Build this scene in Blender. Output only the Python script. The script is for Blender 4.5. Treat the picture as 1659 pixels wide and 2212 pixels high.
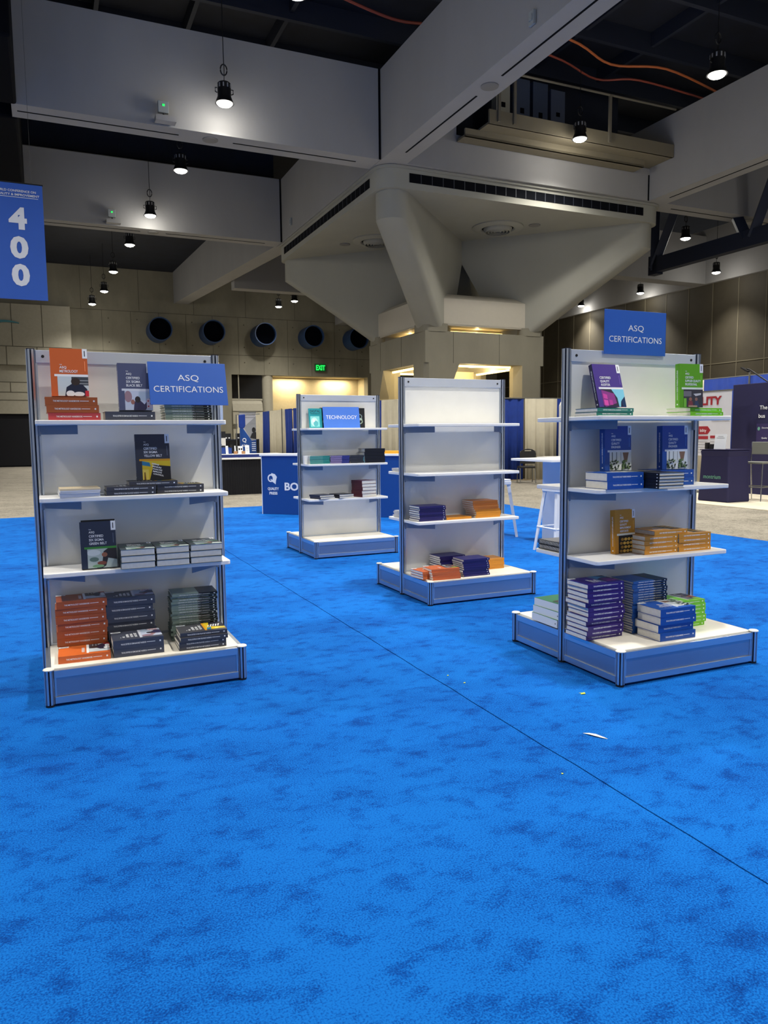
import bpy, bmesh, math, random
from math import sin, cos, pi, radians
from mathutils import Matrix, Vector
random.seed(7)
S = bpy.context.scene
COL = S.collection
for o in list(bpy.data.objects): bpy.data.objects.remove(o)

# ------------------------------------------------------------ camera
F_PX, PITCH, ROLL, CAM_H = 1623.47, .1002, -.01, 1.3536
cam_d = bpy.data.cameras.new('camera'); cam = bpy.data.objects.new('camera', cam_d); COL.objects.link(cam)
cam_d.sensor_fit = 'VERTICAL'; cam_d.sensor_height = 36.0; cam_d.lens = 36.0*F_PX/2212
cam_d.clip_start = .05; cam_d.clip_end = 300
cam.matrix_world = Matrix.Translation((0, 0, CAM_H)) @ Matrix.Rotation(pi/2-PITCH, 4, 'X') @ Matrix.Rotation(ROLL, 4, 'Z')
S.camera = cam
# ------------------------------------------------------------ world, exposure, light levels
w = bpy.data.worlds.new('world'); S.world = w; w.use_nodes = True
WORLD_COL, WORLD_STR = (.80, .80, .80, 1), .36
w.node_tree.nodes['Background'].inputs[0].default_value = WORLD_COL
w.node_tree.nodes['Background'].inputs[1].default_value = WORLD_STR
S.view_settings.view_transform = 'Standard'; S.view_settings.look = 'None'
S.view_settings.exposure = .1; S.view_settings.gamma = 1; S.view_settings.use_curve_mapping = False
LAMP_W = 1780.0      # hall pendant spots
LAMP_COL = (1.0, .96, .88)
WARM_W = 200.0
FILL_W = 34.0  # fill light added at every lamp

# ------------------------------------------------------------ frames
TH = .42
CA, SA = cos(TH), sin(TH)
def W(a, b, z=0): return Vector((CA*a-SA*b, SA*a+CA*b, z))       # hall grid -> world
HALL = Matrix.Rotation(TH, 4, 'Z')
UNITS = {1: (-1.4648, 4.3742, .4269), 2: (-.5189, 8.9493, .4305), 3: (.6103, 6.5812, .4246), 4: (1.517, 4.597, .4135)}
def UM(k):
    x, y, t = UNITS[k]
    return Matrix.Translation((x, y, 0)) @ Matrix.Rotation(t, 4, 'Z')

# ------------------------------------------------------------ materials
MATS = {}
def srgb(c): return tuple(((v/255)/12.92 if v/255 <= .04045 else ((v/255+.055)/1.055)**2.4) for v in c)
def new_mat(name):
    m = bpy.data.materials.new(name); m.use_nodes = True
    nt = m.node_tree; b = nt.nodes['Principled BSDF']
    MATS[name] = m
    return m, nt, b
def mat(name, rgb, rough=.5, metal=0, emit=0, spec=.5, var=0, vscale=8, bump=0, bscale=40, alpha=1):
    if name in MATS: return MATS[name]
    m, nt, b = new_mat(name)
    c = srgb(rgb)
    b.inputs['Base Color'].default_value = (*c, 1); b.inputs['Roughness'].default_value = rough
    b.inputs['Metallic'].default_value = metal; b.inputs['Specular IOR Level'].default_value = spec
    if emit:
        b.inputs['Emission Color'].default_value = (*c, 1); b.inputs['Emission Strength'].default_value = emit
    tc = nt.nodes.new('ShaderNodeTexCoord')
    n = nt.nodes.new('ShaderNodeTexNoise'); n.inputs['Scale'].default_value = vscale; n.inputs['Detail'].default_value = 4
    nt.links.new(tc.outputs['Object'], n.inputs['Vector'])
    r = nt.nodes.new('ShaderNodeValToRGB')
    v = var or .015
    r.color_ramp.elements[0].position = .3; r.color_ramp.elements[1].position = .7
    r.color_ramp.elements[0].color = (*[max(0, x*(1-v)) for x in c], 1); r.color_ramp.elements[1].color = (*[min(1, x*(1+v)) for x in c], 1)
    nt.links.new(n.outputs['Fac'], r.inputs['Fac']); nt.links.new(r.outputs['Color'], b.inputs['Base Color'])
    if bump:
        n2 = nt.nodes.new('ShaderNodeTexNoise'); n2.inputs['Scale'].default_value = bscale; n2.inputs['Detail'].default_value = 3
        nt.links.new(tc.outputs['Object'], n2.inputs['Vector'])
        bp = nt.nodes.new('ShaderNodeBump'); bp.inputs['Strength'].default_value = bump; bp.inputs['Distance'].default_value = .01
        nt.links.new(n2.outputs['Fac'], bp.inputs['Height']); nt.links.new(bp.outputs['Normal'], b.inputs['Normal'])
    return m

def carpet_mat(name, dark, mid, light, fine=170, blot=1.0, grain=.9):
    m, nt, b = new_mat(name)
    L = nt.links; N = nt.nodes
    tc = N.new('ShaderNodeTexCoord')
    big = N.new('ShaderNodeTexNoise'); big.inputs['Scale'].default_value = 1.1; big.inputs['Detail'].default_value = 6; big.inputs['Roughness'].default_value = .62
    med = N.new('ShaderNodeTexNoise'); med.inputs['Scale'].default_value = 7.5; med.inputs['Detail'].default_value = 6; med.inputs['Roughness'].default_value = .65; med.inputs['Distortion'].default_value = .15
    fin = N.new('ShaderNodeTexNoise'); fin.inputs['Scale'].default_value = fine; fin.inputs['Detail'].default_value = 2
    mp = N.new('ShaderNodeMapping'); mp.inputs['Rotation'].default_value = (0, 0, TH+.3); mp.inputs['Scale'].default_value = (1, 1.5, 1)
    L.new(tc.outputs['Object'], mp.inputs['Vector'])
    L.new(mp.outputs[0], big.inputs['Vector']); L.new(mp.outputs[0], med.inputs['Vector'])
    L.new(tc.outputs['Object'], fin.inputs['Vector'])
    a1 = N.new('ShaderNodeMapRange'); a1.inputs['From Min'].default_value = .30; a1.inputs['From Max'].default_value = .60
    L.new(big.outputs['Fac'], a1.inputs['Value'])
    a2 = N.new('ShaderNodeMapRange'); a2.inputs['From Min'].default_value = .30; a2.inputs['From Max'].default_value = .50
    L.new(med.outputs['Fac'], a2.inputs['Value'])
    mul = N.new('ShaderNodeMath'); mul.operation = 'MULTIPLY_ADD'; mul.inputs[1].default_value = .55; 
    L.new(a2.outputs[0], mul.inputs[0])
    m3 = N.new('ShaderNodeMath'); m3.operation = 'MULTIPLY'; m3.inputs[1].default_value = .45
    L.new(a1.outputs[0], m3.inputs[0]); L.new(m3.outputs[0], mul.inputs[2])
    f2 = N.new('ShaderNodeMapRange'); f2.inputs['From Min'].default_value = .3; f2.inputs['From Max'].default_value = .7
    f2.inputs['To Min'].default_value = -grain/2; f2.inputs['To Max'].default_value = grain/2
    L.new(fin.outputs['Fac'], f2.inputs['Value'])
    ad = N.new('ShaderNodeMath'); ad.operation = 'ADD'; L.new(mul.outputs[0], ad.inputs[0]); L.new(f2.outputs[0], ad.inputs[1])
    r = N.new('ShaderNodeValToRGB'); r.color_ramp.elements[0].color = (*srgb(dark), 1); r.color_ramp.elements[1].color = (*srgb(light), 1)
    e = r.color_ramp.elements.new(.55); e.color = (*srgb(mid), 1)
    L.new(ad.outputs[0], r.inputs['Fac']); L.new(r.outputs[0], b.inputs['Base Color'])
    b.inputs['Roughness'].default_value = .95; b.inputs['Specular IOR Level'].default_value = .1
    bp = N.new('ShaderNodeBump'); bp.inputs['Strength'].default_value = .5; bp.inputs['Distance'].default_value = .004
    L.new(fin.outputs['Fac'], bp.inputs['Height']); L.new(bp.outputs[0], b.inputs['Normal'])
    return m
M_CARPET = carpet_mat('blue_carpet', (0, 48, 116), (3, 73, 152), (14, 101, 186))
M_GREYC = carpet_mat('grey_carpet', (92, 88, 80), (122, 117, 107), (146, 140, 128), fine=60, grain=.8)
M_WHITEC = mat('cream_vinyl_floor', (205, 196, 175), .6, var=.06)

def concrete(name, rgb, seams=None, rough=.85, var=.12):
    m, nt, b = new_mat(name)
    L, N = nt.links, nt.nodes
    c = srgb(rgb)
    tc = N.new('ShaderNodeTexCoord')
    n = N.new('ShaderNodeTexNoise'); n.inputs['Scale'].default_value = .7; n.inputs['Detail'].default_value = 7; n.inputs['Roughness'].default_value = .6
    mp = N.new('ShaderNodeMapping'); mp.inputs['Scale'].default_value = (1, 1, .45)
    L.new(tc.outputs['Object'], mp.inputs[0]); L.new(mp.outputs[0], n.inputs['Vector'])
    r = N.new('ShaderNodeValToRGB'); r.color_ramp.elements[0].position = .3; r.color_ramp.elements[1].position = .72
    r.color_ramp.elements[0].color = (*[x*(1-var) for x in c], 1); r.color_ramp.elements[1].color = (*[min(1, x*(1+var)) for x in c], 1)
    L.new(n.outputs['Fac'], r.inputs['Fac']); L.new(r.outputs[0], b.inputs['Base Color'])
    n2 = N.new('ShaderNodeTexNoise'); n2.inputs['Scale'].default_value = 9; n2.inputs['Detail'].default_value = 4
    L.new(tc.outputs['Object'], n2.inputs['Vector'])
    bp = N.new('ShaderNodeBump'); bp.inputs['Strength'].default_value = .12; bp.inputs['Distance'].default_value = .02
    L.new(n2.outputs['Fac'], bp.inputs['Height']); L.new(bp.outputs[0], b.inputs['Normal'])
    b.inputs['Roughness'].default_value = rough; b.inputs['Specular IOR Level'].default_value = .25
    return m
M_BEAM = concrete('painted_concrete_beam', (151, 150, 149), var=.05)
M_CONC = concrete('raw_concrete_wall', (124, 120, 105), var=.22)
M_COLC = concrete('column_concrete', (128, 124, 110), var=.14)
M_CAP = concrete('column_smooth_concrete', (150, 149, 140), var=.05)
M_RINGW = mat('white_ring_panel', (176, 170, 156), .6)
M_DARK = mat('dark_deck', (13, 19, 34), .8, var=.3, vscale=2)
M_SLOT = mat('dark_slot', (8, 10, 16), .9, spec=.1)
M_SEAM = mat('seam_joint', (84, 80, 68), .9)  # grey-brown strips for wall and block joints
M_NAVYS = mat('navy_steel', (16, 26, 48), .6)
M_BROWN = mat('brown_wall_panel', (60, 54, 40), .7, var=.08, vscale=3)
M_JOINT = mat('pale_joint', (104, 98, 80), .7)
M_CREAMW = mat('cream_wall', (176, 162, 128), .8, var=.04)
M_LWALL = mat('pale_wall_panel', (154, 149, 133), .8, var=.04)
M_ALU = mat('brushed_aluminium', (196, 204, 216), .30, metal=.9)
M_HEAD = mat('header_alu_lit', (206, 212, 222), .4, metal=.45)  # lighter than the posts: reflected light put into the header's aluminium
M_ALUD = mat('aluminium_groove', (20, 26, 44), .6, metal=.3)
M_ALUB = mat('aluminium_base_panel', (160, 170, 186), .38, metal=.9)
M_PANEL = mat('white_laminate_panel', (226, 226, 222), .45)
M_SHELF = mat('white_shelf_laminate', (240, 239, 236), .4)
M_BASE = mat('cream_base_laminate', (240, 234, 220), .45)
M_BRACK = mat('grey_bracket', (120, 130, 146), .5, metal=.3)
M_SCREW = mat('screw_head', (50, 50, 52), .4, metal=.6)
M_BLK = mat('black_plastic', (14, 14, 17), .5)
M_WHT = mat('white_print', (236, 238, 240), .6)
M_PAGES = mat('paper_pages', (222, 219, 210), .85, var=.05, vscale=60)
M_SIGN = mat('blue_sign_board', (30, 92, 184), .45)
M_SIGN2 = mat('light_blue_sign_board', (66, 118, 214), .45)
M_BANNER = mat('blue_banner', (28, 78, 160), .6)
M_BANTX = mat('banner_lettering', (205, 205, 205), .6)
M_COUNTER = mat('blue_counter', (8, 66, 140), .45)
M_NAVYD = mat('blue_drape', (14, 48, 128), .9, var=.1, vscale=5)
M_WDRAPE = mat('cream_drape', (196, 188, 166), .9, var=.05, vscale=5)
M_BLKD = mat('black_drape', (9, 10, 18), .95)
M_DKBLUE = mat('navy_fabric', (17, 14, 62), .7)
M_EXIT = mat('exit_green', (30, 240, 90), .4, emit=1.4)
M_LAMP = mat('lamp_glow', (255, 250, 236), .4, emit=22)
M_WARMGLOW = mat('warm_strip', (255, 214, 130), .4, emit=4)
M_TEALG = mat('green_text', (104, 158, 138), .5)
M_CHROME = mat('chrome', (190, 190, 190), .2, metal=1)
M_REDP = mat('crimson_print', (146, 22, 38), .6)
M_GREYT = mat('grey_print', (130, 130, 134), .6)
M_STOOLW = mat('white_enamel', (225, 228, 232), .35)
M_GLASSD = mat('dark_window_glass', (20, 18, 16), .1)
M_TAN = mat('kraft_card', (176, 130, 88), .8)
M_YEL = mat('amber_paper', (222, 150, 30), .6)
M_GREYB = mat('grey_steel', (110, 110, 106), .5, metal=.4)
M_CABLEO = mat('orange_cable', (186, 100, 50), .6)

# ------------------------------------------------------------ mesh builder
class MB:
    def __init__(s): s.v = []; s.f = []; s.mi = []; s.mats = []; s.M = Matrix()
    def m(s, mt):
        if mt not in s.mats: s.mats.append(mt)
        return s.mats.index(mt)
    def add(s, vs, fs, mt=None):
        k = len(s.v); s.v += [tuple(s.M @ Vector(p)) for p in vs]
        i = s.m(mt) if mt else 0
        for f in fs: s.f.append([k+q for q in f]); s.mi.append(i)
        return s
    def box(s, x0, x1, y0, y1, z0, z1, mt=None):
        vs = [(x, y, z) for x in (x0, x1) for y in (y0, y1) for z in (z0, z1)]
        return s.add(vs, [(0, 1, 3, 2), (4, 6, 7, 5), (0, 4, 5, 1), (2, 3, 7, 6), (0, 2, 6, 4), (1, 5, 7, 3)], mt)
    def prism(s, poly, z0, z1, mt=None):
        n = len(poly)
        vs = [(x, y, z0) for x, y in poly]+[(x, y, z1) for x, y in poly]
        return s.add(vs, [tuple(range(n))[::-1], tuple(range(n, 2*n))]+[(i, (i+1) % n, n+(i+1) % n, n+i) for i in range(n)], mt)
    def prism_y(s, poly, y0, y1, mt=None):   # poly in x,z
        n = len(poly)
        vs = [(x, y0, z) for x, z in poly]+[(x, y1, z) for x, z in poly]
        return s.add(vs, [tuple(range(n)), tuple(range(n, 2*n))[::-1]]+[(i, n+i, n+(i+1) % n, (i+1) % n) for i in range(n)], mt)
    def cyl(s, c, r, z0, z1, n=20, mt=None, r2=None):
        r2 = r if r2 is None else r2
        a = [(c[0]+r*cos(2*pi*i/n), c[1]+r*sin(2*pi*i/n), z0) for i in range(n)]
        b = [(c[0]+r2*cos(2*pi*i/n), c[1]+r2*sin(2*pi*i/n), z1) for i in range(n)]
        return s.add(a+b, [tuple(range(n))[::-1], tuple(range(n, 2*n))]+[(i, (i+1) % n, n+(i+1) % n, n+i) for i in range(n)], mt)
    def lathe(s, prof, n=32, mt=None, c=(0, 0)):
        vs = []; fs = []
        for (r, z) in prof: vs += [(c[0]+r*cos(2*pi*i/n), c[1]+r*sin(2*pi*i/n), z) for i in range(n)]
        for k in range(len(prof)-1):
            for i in range(n): fs.append((k*n+i, k*n+(i+1) % n, (k+1)*n+(i+1) % n, (k+1)*n+i))
        fs.append(tuple(range(n))[::-1]); fs.append(tuple(range((len(prof)-1)*n, len(prof)*n)))
        return s.add(vs, fs, mt)
    def tube(s, pts, r, n=8, mt=None):
        pts = [Vector(p) for p in pts]; vs = []; fs = []
        for i, p in enumerate(pts):
            t = (pts[min(i+1, len(pts)-1)]-pts[max(i-1, 0)]).normalized()
            u = t.cross(Vector((0, 0, 1)))
            if u.length < 1e-3: u = t.cross(Vector((0, 1, 0)))
            u.normalize(); v = t.cross(u)
            vs += [p+u*r*cos(2*pi*j/n)+v*r*sin(2*pi*j/n) for j in range(n)]
        for i in range(len(pts)-1):
            for j in range(n): fs.append((i*n+j, i*n+(j+1) % n, (i+1)*n+(j+1) % n, (i+1)*n+j))
        fs.append(tuple(range(n))[::-1]); fs.append(tuple(range((len(pts)-1)*n, len(pts)*n)))
        return s.add(vs, fs, mt)
    def text(s, string, x, z, h, y=0, mt=None, width=None, align='CENTER', bold=0.0, thick=.0006, squeeze=1):
        """string standing in the x-z plane, facing -y; x,z = centre (or left) of the line, h = capital height"""
        vs, fs, (x0, x1, z0, z1) = text_geo(string, bold)
        sc = h/.73; sx = sc*squeeze
        if width: sx = width/(x1-x0)
        cx = {'CENTER': (x0+x1)/2, 'LEFT': x0, 'RIGHT': x1}[align]
        out = [(x+(p[0]-cx)*sx, y-p[2]*thick, z+(p[1]-.365)*sc) for p in vs]
        return s.add(out, fs, mt)
    def quad(s, pts, mt=None): return s.add(pts, [tuple(range(len(pts)))], mt)
    def build(s, name, mt=None, parent=None, smooth=False, bevel=0, M=None):
        me = bpy.data.meshes.new(name); me.from_pydata(s.v, [], s.f)
        for q in (s.mats or [mt]): me.materials.append(q)
        if s.mats: me.polygons.foreach_set('material_index', s.mi)
        me.update(); bm = bmesh.new(); bm.from_mesh(me); bmesh.ops.recalc_face_normals(bm, faces=bm.faces); bm.to_mesh(me); bm.free()
        o = bpy.data.objects.new(name, me); COL.objects.link(o)
        if parent: o.parent = parent
        if M is not None: o.matrix_basis = M
        if smooth:
            for p in me.polygons: p.use_smooth = True
            try: me.set_sharp_from_angle(angle=radians(35))
            except Exception: pass
        if bevel:
            b = o.modifiers.new('bevel', 'BEVEL'); b.width = bevel; b.segments = 2; b.limit_method = 'ANGLE'; b.angle_limit = radians(40)
        return o
TG = {}
def text_geo(string, bold=0.0):
    k = (string, bold)
    if k in TG: return TG[k]
    c = bpy.data.curves.new('t', 'FONT'); c.body = string; c.size = 1; c.resolution_u = 3; c.extrude = .5; c.offset = bold
    o = bpy.data.objects.new('t', c); COL.objects.link(o)
    dg = bpy.context.evaluated_depsgraph_get(); me = bpy.data.meshes.new_from_object(o.evaluated_get(dg))
    vs = [(v.co.x, v.co.y, 1 if v.co.z > 0 else 0) for v in me.vertices]; fs = [tuple(p.vertices) for p in me.polygons]
    bpy.data.objects.remove(o); bpy.data.curves.remove(c); bpy.data.meshes.remove(me)
    xs = [v[0] for v in vs]; zs = [v[1] for v in vs]
    TG[k] = (vs, fs, (min(xs), max(xs), min(zs), max(zs))); return TG[k]

def tag(o, label, cat, group=None):
    o['label'] = label; o['category'] = cat
    if group: o['group'] = group
    return o
def empty(name, M, label, cat, group=None):
    o = bpy.data.objects.new(name, None); o.empty_display_size = .05; COL.objects.link(o); o.matrix_world = M
    return tag(o, label, cat, group)
def struct(o): o['kind'] = 'structure'; return o
def copy_tree(o, parent=None):
    c = o.copy(); COL.objects.link(c)
    if parent: c.parent = parent
    for ch in [x for x in o.children]: copy_tree(ch, c)
    return c
def HM(a, b, z=0, rz=0): return Matrix.Translation(W(a, b, z)) @ Matrix.Rotation(TH+rz, 4, 'Z')
def T(x, y, z): return Matrix.Translation((x, y, z))
def RZ(a): return Matrix.Rotation(a, 4, 'Z')

# ============================================================ SETTING
mb = MB(); mb.box(-30, 40, -8, 60, -.3, -.008); struct(mb.build('floor', M_GREYC, M=HALL.copy()))
# blue carpet rolls with the open seam between them
def carpet(a0, a1, label, gap0=0):
    m = MB(); n = 90; vs = []; fs = []
    # irregular seam edge on one side
    for i in range(n+1):
        b = -4+(14.6+4)*i/n
        j = .0025*sin(i*2.3)+.002*sin(i*5.1)
        if gap0 == 1: vs += [(a0+j, b), (a1, b)]
        else: vs += [(a0, b), (a1+j, b)]
    top = [(x, y, 0) for x, y in vs]; bot = [(x, y, -.008) for x, y in vs]; k = len(top)
    for i in range(n):
        fs.append((2*i, 2*i+1, 2*i+3, 2*i+2)); fs.append((k+2*i, k+2*i+2, k+2*i+3, k+2*i+1))
        fs.append((2*i, 2*i+2, k+2*i+2, k+2*i)); fs.append((2*i+1, k+2*i+1, k+2*i+3, 2*i+3))
    m.add(top+bot, fs)
    return tag(m.build('carpet', M_CARPET, M=HALL.copy()), label, 'carpet')
carpet(-12, 1.917, 'blue carpet roll left of the dark diagonal seam')
carpet(1.924, 8.2, 'blue carpet roll right of the dark diagonal seam', 1)

# ceiling deck
mb = MB(); mb.box(-30, 40, -8, 43.6, 11.6, 11.8); mb.box(-30, 7.7, 26.4, 43.6, 10.36, 11.6); mb.box(8.42, 27.3, 34.5, 43.6, 10.36, 11.6); struct(mb.build('ceiling', M_DARK, M=HALL.copy()))

BZ0, BZ1 = 8.0, 10.07
def beam(segs, name='beam', M_=M_BEAM):
    m = MB()
    for s in segs: m.box(*s)
    return struct(m.build(name, M_, M=HALL.copy()))
A1, A2, A0 = (17.25, 17.95), (25.6, 26.3), (8.9, 9.55)
B0, B1, B2, B3 = (-.95, -.3), (7.72, 8.42), (16.12, 16.8), (27.3, 28.0)
beam([(-.3, 7.71, *A1, BZ0, BZ1), (8.42, 9.8, *A1, BZ0, BZ1), (9.8, 16.12, *A1, BZ0, 8.88), (16.8, 27.3, *A1, BZ0, BZ1)], 'trim_1')
beam([(-.3, 7.71, *A2, BZ0, BZ1), (8.42, 16.12, *A2, BZ0, BZ1), (16.8, 27.3, *A2, BZ0, BZ1)], 'trim_2')
beam([(*B1, -6, 26.3, BZ0, BZ1)], 'trim_3')
beam([(*B2, -6, 43, BZ0, BZ1)], 'trim_4')
beam([(*B3, -6, 43, BZ0, BZ1+.3)], 'trim_5')
# last bay of the beam runs up to the concrete wall
m = MB(); a0, a1 = 7.64, 8.3
m.add([(a0, 26.3, 8.0), (a1, 26.3, 8.0), (7.5, 43, 8.7), (6.75, 43, 8.7), (a0, 26.3, 10.3), (a1, 26.3, 10.3), (7.5, 43, 10.4), (6.75, 43, 10.4)],
      [(0, 3, 2, 1), (4, 5, 6, 7), (0, 1, 5, 4), (1, 2, 6, 5), (2, 3, 7, 6), (3, 0, 4, 7)])
struct(m.build('trim_6', M_BEAM, M=HALL.copy()))
m = MB(); m.box(8.0, 16.1, 34, 34.6, 8.0, 10.2); struct(m.build('trim_7', M_BEAM, M=HALL.copy()))
# thin dark slots along the beam undersides and seam lines on their faces
m = MB()
def slot(a0, a1, b0, b1, z=BZ0): m.box(a0, a1, b0, b1, z-.006, z+.01)
for (x0, x1) in ((-.2, 3.0), (4.2, 7.2)): slot(x0, x1, 17.58, 17.62)
slot(-.2, 3.1, 25.93, 25.97); slot(3.9, 7.2, 25.93, 25.97)
slot(17.3, 20.0, 17.58, 17.62); slot(20.9, 27, 17.58, 17.62)
slot(8.05, 8.09, 9.0, 12.5); slot(8.05, 8.09, 13.4, 16.6)
slot(16.44, 16.48, 9, 16.8)
m.box(7.66, 7.71, 17.24, 17.26, 8, 10.07); m.box(7.66, 7.71, 25.59, 25.61, 8, 10.07); m.box(16.07, 16.11, 17.24, 17.26, 8, 8.7)
struct(m.build('trim_8', M_SLOT, M=HALL.copy()))

# ---------------------------------------------- far concrete wall
WB = 43.0
m = MB()
m.box(1.45, 9.8, WB, WB+.6, 0, 10.35); m.box(9.8, 18.2, WB, WB+.6, 4.95, 10.35); m.box(18.2, 28, WB, WB+.6, 0, 10.35)
m.box(-30, 1.45, WB, WB+.6, 8.15, 10.35)
struct(m.build('wall_back', M_CONC, M=HALL.copy()))
m = MB()   # board joints
for z in (8.13, 6.02): m.box(1.45, 27.5, WB-.01, WB+.01, z, z+.025)
for i in range(14): m.box(3.0+i*1.45, 3.018+i*1.45, WB-.01, WB+.01, 4.95 if i > 4 else 0, 8.13)
for i in range(9): m.box(2.0+i*2.9, 2.018+i*2.9, WB-.01, WB+.01, 8.16, 10.35)
for z in (7.7, 6.45, 5.6):
    for i in range(14): m.box(3.3+i*1.45, 3.36+i*1.45, WB-.014, WB+.01, z, z+.06)
struct(m.build('trim_9', M_SEAM, M=HALL.copy()))
# pale panelled wall at far left
m = MB()
LW = 42.6
m.box(-30, 1.45, LW, WB+.4, 5.1, 8.15); m.box(-30, 1.45, LW+.18, WB+.4, 4.25, 5.1); m.box(-30, 1.45, LW, WB+.4, 2.68, 4.25)
struct(m.build('wall_left', M_LWALL, M=HALL.copy()))
m = MB()
for z in (6.03, 5.1, 4.25, 3.75, 3.35): m.box(-30, 1.45, LW-.012, LW+.01, z, z+.03)
for a in (.1, -1.3, -2.9, -4.5): m.box(a, a+.03, LW-.012, LW+.01, 6.06, 8.15); m.box(a-.3, a-.27, LW-.012, LW+.01, 5.13, 6.03); m.box(a-.2, a-.17, LW-.012, LW+.01, 3.78, 4.25)
struct(m.build('trim_10', M_SEAM, M=HALL.copy()))
tag(MB().box(-30, 1.42, LW+.1, LW+.3, .05, 2.7).build('black_curtain', M_BLKD, M=HALL.copy()), 'wide black curtain below the pale wall at the left edge', 'curtain')
struct(MB().box(-30, 1.45, LW+.35, LW+.4, 0, 2.7).build('wall_left', M_DARK, M=HALL.copy()))
# recessed cream wall, pilaster
m = MB(); m.box(9.8, 18.4, WB+1.6, WB+1.8, 0, 5.2); m.box(18.2, 18.4, WB+.6, WB+1.8, 0, 5.2); m.box(9.7, 9.8, WB+.6, WB+1.8, 0, 5.2); m.box(9.7, 18.4, WB+.6, WB+1.8, 4.95, 5.2)
struct(m.build('wall_recess', M_CREAMW, M=HALL.copy()))
m = MB()
m.cyl((11.95, WB+.35), .33, 0, 4.95, 28)
struct(m.build('trim_11', M_LWALL, M=HALL.copy(), smooth=True))
m = MB(); m.box(9.8, 11.6, WB+.2, WB+.5, 3.55, 4.95); struct(m.build('window_1', M_GLASSD, M=HALL.copy()))
m = MB(); m.box(10.2, 10.26, WB+.15, WB+.2, 3.55, 4.95); m.box(9.8, 11.6, WB+.15, WB+.2, 3.5, 3.6)
struct(m.build('trim_12', M_LWALL, M=HALL.copy()))
m = MB()
prof = [(WB-.1, 0), (WB-.1, 2.9), (WB-.02, 3.3), (WB+.2, 3.52), (WB+.6, 3.52), (WB+.6, 0)]
vs = [(9.8, y, z) for y, z in prof]+[(11.55, y, z) for y, z in prof]; n = len(prof)
m.add(vs, [tuple(range(n)), tuple(range(n, 2*n))]+[(i, (i+1) % n, n+(i+1) % n, n+i) for i in range(n)])
struct(m.build('wall_lower', M_LWALL, M=HALL.copy()))
m = MB(); m.box(9.8, 11.56, WB-.12, WB, 2.85, 2.88); m.box(9.8, 11.56, WB-.12, WB, 1.9, 2.15); struct(m.build('trim_13', M_SEAM, M=HALL.copy()))
# right brown panelled wall
RA = 27.5
m = MB(); m.box(RA, RA+.4, -6, WB, 0, 8.3); struct(m.build('wall_right', M_BROWN, M=HALL.copy()))
m = MB()
for i in range(22): b = 40.6-i*1.39; m.box(RA-.012, RA+.01, b, b+.035, 0, 8.0)
m.box(RA-.012, RA+.01, 8, WB, 4.42, 4.46)
struct(m.build('trim_14', M_JOINT, M=HALL.copy()))

# black hanging masking panels at the far left
for (b0, b1, z0, lb) in ((14.4, 17.2, 7.95, 'black hanging masking panel at the upper left, in front of the nearest beam'), (18.0, 25.5, 8.0, 'black hanging masking panel behind the nearest beam at the left edge')):
    m = MB(); m.box(-1.6, -.2, b0, b1, z0, 11.4)
    tag(m.build('masking_panel', M_SLOT, M=HALL.copy(), bevel=.05), lb, 'panel')
# ---------------------------------------------- portholes
for i, (a, nm) in enumerate(zip((5.84, 8.66, 11.55, 14.4, 17.2), ('leftmost', 'second from left', 'middle', 'second from right', 'rightmost'))):
    e = empty('porthole_tube', HM(a, WB, 7.15) @ Matrix.Rotation(pi/2, 4, 'X'), f'navy round ventilation tube in the concrete wall, {nm} of the five', 'duct', 'wall tubes')
    m = MB(); n = 40; r, r2, L0 = .62, .57, 1.15
    pr = [(r, .002), (r, L0), (r2, L0), (r2, .002)]
    vs = []; fs = []
    for (q, z) in pr: vs += [(q*cos(2*pi*j/n), q*sin(2*pi*j/n), z) for j in range(n)]
    for k in range(4):
        for j in range(n): fs.append((k*n+j, k*n+(j+1) % n, ((k+1) % 4)*n+(j+1) % n, ((k+1) % 4)*n+j))
    m.add(vs, fs); m.build('tube', mat('porthole_blue', (34, 62, 104), .5), e, smooth=True)
    m = MB(); m.cyl((0, 0), .562, .9, .92, 32); m.build('grille', mat('porthole_black', (6, 8, 14), 1, spec=0), e)

# EXIT sign
e = empty('exit_sign', HM(15.1, WB-.12, 5.46), 'green lit exit sign on the concrete wall', 'sign')
MB().box(-.34, .34, -.03, .06, -.22, .22).build('housing', mat('exit_case', (14, 70, 34), .5, emit=.25), e)
MB().text('EXIT', 0, 0, .3, y=-.04, width=.56, bold=.02, thick=.02).build('lettering', M_EXIT, e)

# teal wave emblem on left wall
m = MB(); pts = [(.9*t, .22*sin(t*2.6)) for t in [i/14 for i in range(15)]]
up = [(-.9+x*1.9, z+.05) for x, z in pts]; dn = [(-.9+x*1.9, z-.16*(1-(i/14))-.0) for i, (x, z) in enumerate(pts)]
m.prism_y(up+dn[::-1], -.03, .03)
tag(m.build('wall_emblem', mat('teal_emblem', (60, 120, 130), .5), M=HM(-1.75, LW-.05, 7.05)), 'teal wave emblem on the pale wall at the left edge', 'emblem')

# ---------------------------------------------- column with capital
cx, cy = 12.3, 21.9
HC = 4.5
col = empty('column', HM(cx, cy, 0), 'massive concrete column whose four slanted arms carry a square capital', 'column')
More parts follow.
